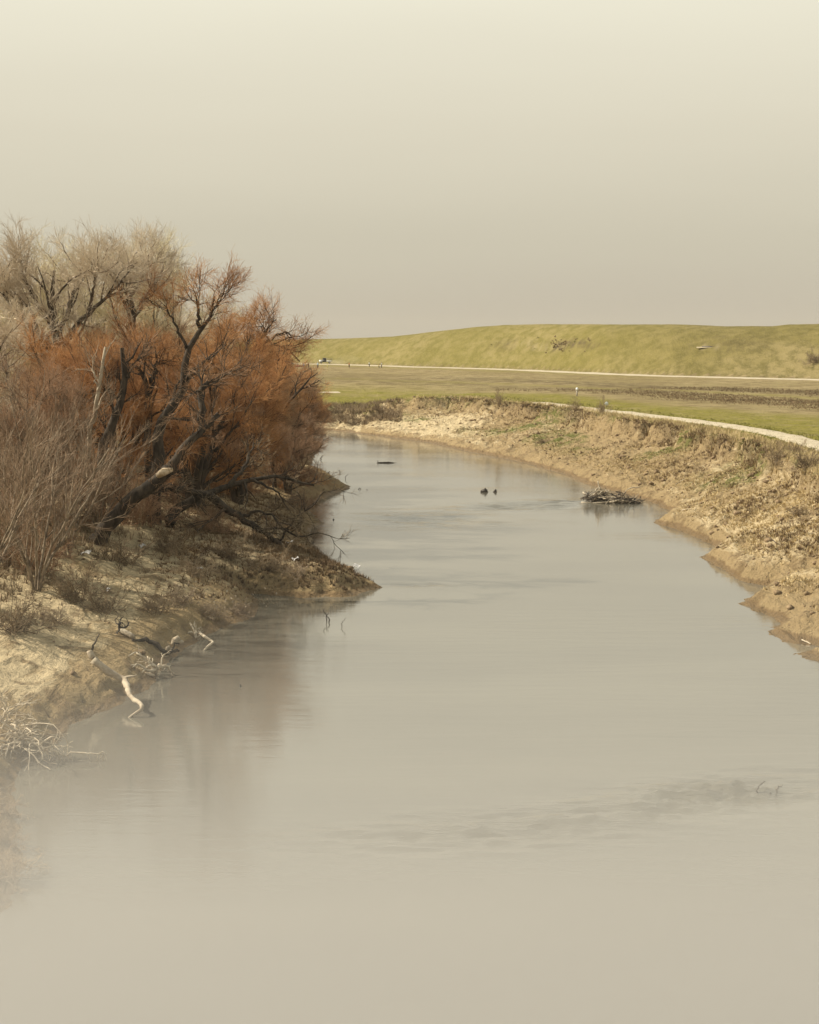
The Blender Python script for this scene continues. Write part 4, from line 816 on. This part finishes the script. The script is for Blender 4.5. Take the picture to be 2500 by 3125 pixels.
# ---------------------------------------------------------------- far things: people, vehicle, markers
cloth = {}
def cm(c):
    if c not in cloth: cloth[c] = plain('cloth_%d' % len(cloth), tuple(q*.85 for q in c), c, 8, .85, 0)
    return cloth[c]
skin = plain('skin', (.42, .26, .17), (.46, .29, .19), 8, .6, 0)
def person(px, py, label, shirt, pants, pose='stand', hat=None, face=0, k=1.0):
    q = P(px, py, 4.8); z = hz(q[0], q[1]); q = np.array([q[0], q[1], z])
    t = empty('person', tuple(q), label, 'person', 'people out on the field by the levee road'); t.rotation_euler.z = face; t.scale = (k,)*3
    cr = pose == 'crouch'
    hip = .42 if cr else .92; sh = hip+(.42 if cr else .50); fx = .30 if cr else .04
    def build(verts, edges, rad, name, mat, root=0):
        me = bpy.data.meshes.new(name); me.from_pydata(verts, edges, []); o = obj(name, me, t); me.materials.append(mat)
        md = o.modifiers.new('skin', 'SKIN'); 
        for i, r in enumerate(rad): me.skin_vertices[0].data[i].radius = (r, r) if me.skin_vertices else (r, r)
        s = o.modifiers.new('sub', 'SUBSURF'); s.levels = 1; s.render_levels = 1; return o
    # body: one continuous lofted figure (neck, head, arms with hands, legs) made of joined tapered tubes sharing the trunk
    m = MB(); lx = .1
    m.tube([[0, 0, sh-.02], [0, .01, sh+.08], [0, .02, sh+.16]], [.07, .055, .06], 8)
    m.blob([0, .03, sh+.27], [.17, .21, .25], 1, .05, 9); m.blob([0, .14, sh+.26], [.03, .05, .05], 1, 0, 5)
    for s in (-1, 1):
        m.blob([s*.088, .03, sh+.27], [.025, .05, .07], 1, 0, 5); m.blob([s*.035, .125, sh+.29], [.03, .02, .02], 1, 0, 5)
        kn = [s*lx, fx+.18 if cr else .03, .45]
        m.tube([[s*lx, 0, hip], kn, [s*lx, 0, .08]], [.085, .06, .04], 8); m.tube([[s*lx, -.05, .05], [s*lx, .06, .05], [s*lx, .17, .03]], [.045, .05, .03], 6)
        el = [s*.26, .06, sh-.30]; hd = [s*.22, .28, sh-.42] if s > 0 or cr else [s*.27, .05, sh-.55]
        m.tube([[s*.17, 0, sh-.05], el, hd], [.055, .042, .028], 7); h = np.array(hd)
        m.blob(h+[0, .02, -.05], [.05, .07, .09], 1, .05, 6)
        for f in range(5): m.tube([h+[0, -.02+.015*f, -.08], h+[0, -.02+.017*f, -.125+abs(f-2)*.008], h+[0, -.005+.017*f, -.15+abs(f-2)*.008]], [.009, .008, .005], 4)
    m.tube([[0, 0, hip-.03], [0, 0, hip+.2], [0, 0, sh-.04]], [.14, .125, .16], 10)
    m.build('body', skin, t)
    m = MB(); m.tube([[0, 0, hip-.05], [0, 0, hip+.15], [0, 0, sh-.1], [0, 0, sh-.02], [0, .01, sh+.05]], [.165, .155, .19, .16, .075], 12)
    for s in (-1, 1):
        el = [s*.26, .06, sh-.30]; hd = [s*.22, .26, sh-.40] if s > 0 or cr else [s*.27, .05, sh-.50]
        m.tube([[s*.15, 0, sh-.06], el, hd], [.085, .066, .05], 8)
    m.build('shirt', cm(shirt), t)
    m = MB(); m.tube([[0, 0, hip+.04], [0, 0, hip-.08]], [.172, .175], 12)
    for s in (-1, 1): m.tube([[s*lx, 0, hip], [s*lx, fx+.18 if cr else .03, .45], [s*lx, 0, .09]], [.115, .088, .07], 8)
    m.build('trousers', cm(pants), t)
    m = MB(); m.blob([0, 0.005, sh+.31], [.2, .22, .2], 1, .05, 8)
    if hat: m.tube([[0, .03, sh+.33], [0, .04, sh+.345]], [.16, .16], 10)
    m.build('hat' if hat else 'hair', cm(hat or (.05, .035, .025)), t)
W_, DK, BL, OR = (.7, .7, .68), (.03, .035, .05), (.22, .32, .5), (.6, .25, .1)
person(941, 1123.5, 'standing person in dark clothes, right of the red table', DK, DK, 'stand', None, .4, 1.05)
person(970, 1124, 'person in a white top and dark trousers, rightmost near the table', (.45, .6, .7), DK, 'stand', (.6, .65, .7), -.6, 1.1)
person(901, 1121, 'person with a white cap at the left end of the red table', (.35, .2, .2), DK, 'crouch', W_, 1.2, 1.15)
person(909, 1121, 'second person with a white cap at the red table, nearer its middle', (.3, .2, .22), DK, 'crouch', W_, .2, 1.2)
person(927, 1121, 'person in blue bending beside the red table', BL, (.1, .12, .25), 'crouch', None, 2, 1.2)
person(1066, 1122, 'lone person in an orange top and dark trousers on the field', OR, (.12, .06, .04), 'stand', None, 1, 1.05)
person(1127, 1119.5, 'person in a white top left of the pair, closest to the road', W_, DK, 'stand', None, -1, 1.0)
person(1156, 1123, 'crouching person in a yellowish top, left of the pair', (.45, .36, .15), DK, 'crouch', None, -1.5, 1.1)
person(1165, 1124, 'standing person in grey, right of the pair', (.5, .48, .42), DK, 'stand', None, 1.5, 1.15)
q = P(913, 1121.5, 4.8); t = empty('folding_table', (q[0], q[1], hz(q[0], q[1])), 'low reddish brown table among the group by the willows', 'table')
red = plain('red_cloth', (.25, .07, .05), (.32, .10, .07), 4, .8, 0); m = MB(); m.box([0, 0, .74], [3.0, .8, .05]); m.build('tabletop', red, t, False)
m = MB(); m.box([0, -.39, .5], [2.96, .02, .42]); m.build('cloth_skirt', red, t, False)
for x in (-1.4, 1.4):
    for y in (-.33, .33): m = MB(); m.box([x, y, .36], [.05, .05, .71]); m.build('leg', M['snag'], t, False)
q = P(999, 1124, 4.8); t = empty('marker_post', (q[0], q[1], hz(q[0], q[1])), 'short yellow stake on the field between the group and the orange top person', 'post'); yel = plain('yellow_paint', (.55, .45, .12), (.6, .5, .15), 4, .6, 0)
m = MB(); m.tube([[0, 0, -.1], [0, 0, .95]], [.08, .08], 8); m.build('post', yel, t); m = MB(); m.blob([0, 0, 1.0], [.2, .2, .12], 1, 0, 6); m.build('cap', yel, t)
# white utility vehicle with a dark cargo rack, driving left and raising dust
q = P(995, 1110.5, 4.8); D0 = q[1]
t = empty('utility_truck', (q[0]-.0, q[1], hz(q[0], q[1])+.12), 'small white truck with a dark cab and rails, driving left on the levee road', 'truck'); t.rotation_euler.z = .08
wh = M['white']; dkm = plain('dark_panel', (.03, .03, .035), (.05, .05, .05), 6, .5, 0, .4); glass = plain('dark_glass', (.02, .025, .03), (.03, .035, .04), 3, .15, 0, .6); grey = plain('rail_paint', (.28, .25, .22), (.36, .32, .28), 5, .6, 0)
m = MB(); m.box([-2.0, 0, .95], [1.3, 1.75, .72]); m.box([-1.95, 0, 1.36], [1.1, 1.6, .14]); m.build('bonnet', wh, t, False)
m = MB(); m.box([-.65, 0, 1.05], [1.5, 1.8, .95]); m.box([-.65, 0, 2.05], [1.25, 1.6, .12]); m.box([-1.25, .75, 1.8], [.1, .08, .6]); m.box([-.05, .75, 1.8], [.1, .08, .6]); m.box([-1.25, -.75, 1.8], [.1, .08, .6]); m.box([-.05, -.75, 1.8], [.1, .08, .6]); m.build('cab', dkm, t, False)
m = MB(); m.box([-.65, 0, 1.78], [1.16, 1.5, .48]); m.build('window', glass, t, False)
m = MB(); m.box([1.15, 0, .98], [2.3, 1.85, .5]); m.build('bed', wh, t, False)
m = MB(); m.box([-.4, 0, 2.2], [1.9, 1.6, .08]); m.build('roof_rack', dkm, t, False)
for k in range(3):
    for y in (-.9, .9):
        m = MB(); m.box([1.25, y, 1.35+k*.33], [2.4, .06, .10]); m.build('rail', grey, t, False)
for x in (.1, 2.4):
    for y in (-.9, .9): m = MB(); m.box([x, y+math.copysign(.02, y), 1.62], [.08, .08, .9]); m.build('rail_post', grey, t, False)
for x in (-1.85, 1.35):
    for y in (-.85, .85):
        m = MB(); m.tube([[x, y-.12, .40], [x, y+.12, .40]], [.40, .40], 16); w = m.build('wheel', M['snag'], t); m = MB(); m.tube([[x, y-.14, .40], [x, y+.14, .40]], [.2, .2], 12); m.build('rim', grey, w)
for y in (-.6, .6): m = MB(); m.blob([-2.66, y, 1.02], [.06, .25, .2], 1, 0, 6); m.build('headlight', glass, t)
# dust trail
def vol_mat(name, col, dens_fn, aniso=.2):
    m = bpy.data.materials.new(name); m.use_nodes = True; n = m.node_tree.nodes; l = m.node_tree.links; n.clear()
    o = n.new('ShaderNodeOutputMaterial'); v = n.new('ShaderNodeVolumePrincipled'); v.inputs['Color'].default_value = (*col, 1); v.inputs['Anisotropy'].default_value = aniso
    l.new(v.outputs[0], o.inputs['Volume']); d = dens_fn(n, l)
    if isinstance(d, float): v.inputs['Density'].default_value = d
    else: l.new(d, v.inputs['Density'])
    return m
dm = vol_mat('road_dust', (.93, .86, .72), lambda n, l: .035)
for i, (px, py, w, h, lab) in enumerate([(1030, 1104, 7, 1.9, 'dust puff right behind the truck'), (1062, 1098, 10, 4.0, 'taller drifting dust puff behind the truck'), (1115, 1100, 13, 3.4, 'thin trailing dust farther along the road')]):
    q = P(px, 1112, 4.8); m = MB(); m.blob([0, 0, h*.5-.2], [w, 5, h], i, .35, 14); o = m.build('dust_cloud', dm if i == 0 else vol_mat('road_dust_thin', (.93, .86, .72), lambda n, l: .012), None); o.location = (q[0], q[1], 4.9); tag(o, lab, 'dust', None, 'stuff')
# marker posts on the field
def mpost(px, py, h, label):
    q = P(px, py, 4.8); t = empty('marker_post', (q[0], q[1], hz(q[0], q[1])), label, 'post'); m = MB(); m.tube([[0, 0, -.2], [0, 0, h]], [.14, .14], 10); m.build('post', plain('faded_post', (.42, .36, .30), (.52, .46, .38), 5, .7, 0), t)
    m = MB(); m.tube([[0, 0, h*.72], [0, 0, h+.02]], [.19, .19], 12); m.blob([0, 0, h+.02], [.38, .38, .2], 1, 0, 8); m.build('cap', M['white'], t)
mpost(1761, 1209, 1.25, 'pale marker post with a white cap standing in the dark band of the field')
q = P(1851, 1245, 4.8); t = empty('round_sign', (q[0], q[1], hz(q[0], q[1])), 'small round white sign disc beside the tall dry weeds on the rim', 'sign'); m = MB(); m.tube([[0, .03, -.2], [0, .03, .62]], [.03, .03], 6); m.build('post', M['bark_grey'], t)
m = MB(); m.tube([[0, 0, .58], [0, -.04, .58]], [.25, .25], 18); m.build('disc', plain('sign_face', (.62, .68, .68), (.7, .74, .72), 3, .5, 0), t)
# concrete outlet on the levee face
q = G(2162, 1060); t = empty('concrete_outlet', tuple(q), 'low concrete ledge with a dark slot on the levee face at the right', 'outlet'); t.rotation_euler.z = -.42
m = MB(); m.box([0, 0, -.05], [6, 1.0, .3]); m.build('ledge', M['dust'], t, False); m = MB(); m.box([.8, .25, .2], [5.0, .7, .28]); m.build('slot', M['snag'], t, False)

hm = vol_mat('thin_haze', (.82, .78, .70), lambda n, l: .00008, .0)
m = MB(); m.box([0, 1300, 22.0], [4400, 2960, 50]); o = m.build('haze', hm, None, False)
tag(o, 'thin pale haze in the air over the whole valley', 'haze', None, 'stuff')

# ---------------------------------------------------------------- mist volume added over the near river to imitate an overlaid fade
def fade_mist_density(n, l):
    g = n.new('ShaderNodeNewGeometry') if 0 else n.new('ShaderNodeTexCoord')
    s = n.new('ShaderNodeSeparateXYZ'); l.new(g.outputs['Object'], s.inputs[0])
    def mt(op, a, b=None):
        q = n.new('ShaderNodeMath'); q.operation = op
        for i, v in enumerate((a, b)):
            if v is None: continue
            if isinstance(v, (int, float)): q.inputs[i].default_value = v
            else: l.new(v, q.inputs[i])
        return q.outputs[0]
    ey = mt('EXPONENT', mt('MULTIPLY', mt('SUBTRACT', s.outputs['Y'], 34), -1/8.5)); ey = mt('MINIMUM', ey, 1.6)
    ez = mt('EXPONENT', mt('MULTIPLY', mt('MAXIMUM', s.outputs['Z'], 0), -1/1.4))
    return mt('MULTIPLY', mt('MULTIPLY', ey, ez), .26)
mm = vol_mat('river_fade_mist', (.77, .755, .725), fade_mist_density, .1)
mm.cycles.volume_step_rate = .2
m = MB(); m.box([0, 72, 3.2], [130, 136, 6.2]); o = m.build('fade_mist', mm, None, False)
tag(o, 'bank of pale mist added low over the nearest stretch of river to fade it', 'fade_mist', None, 'stuff')
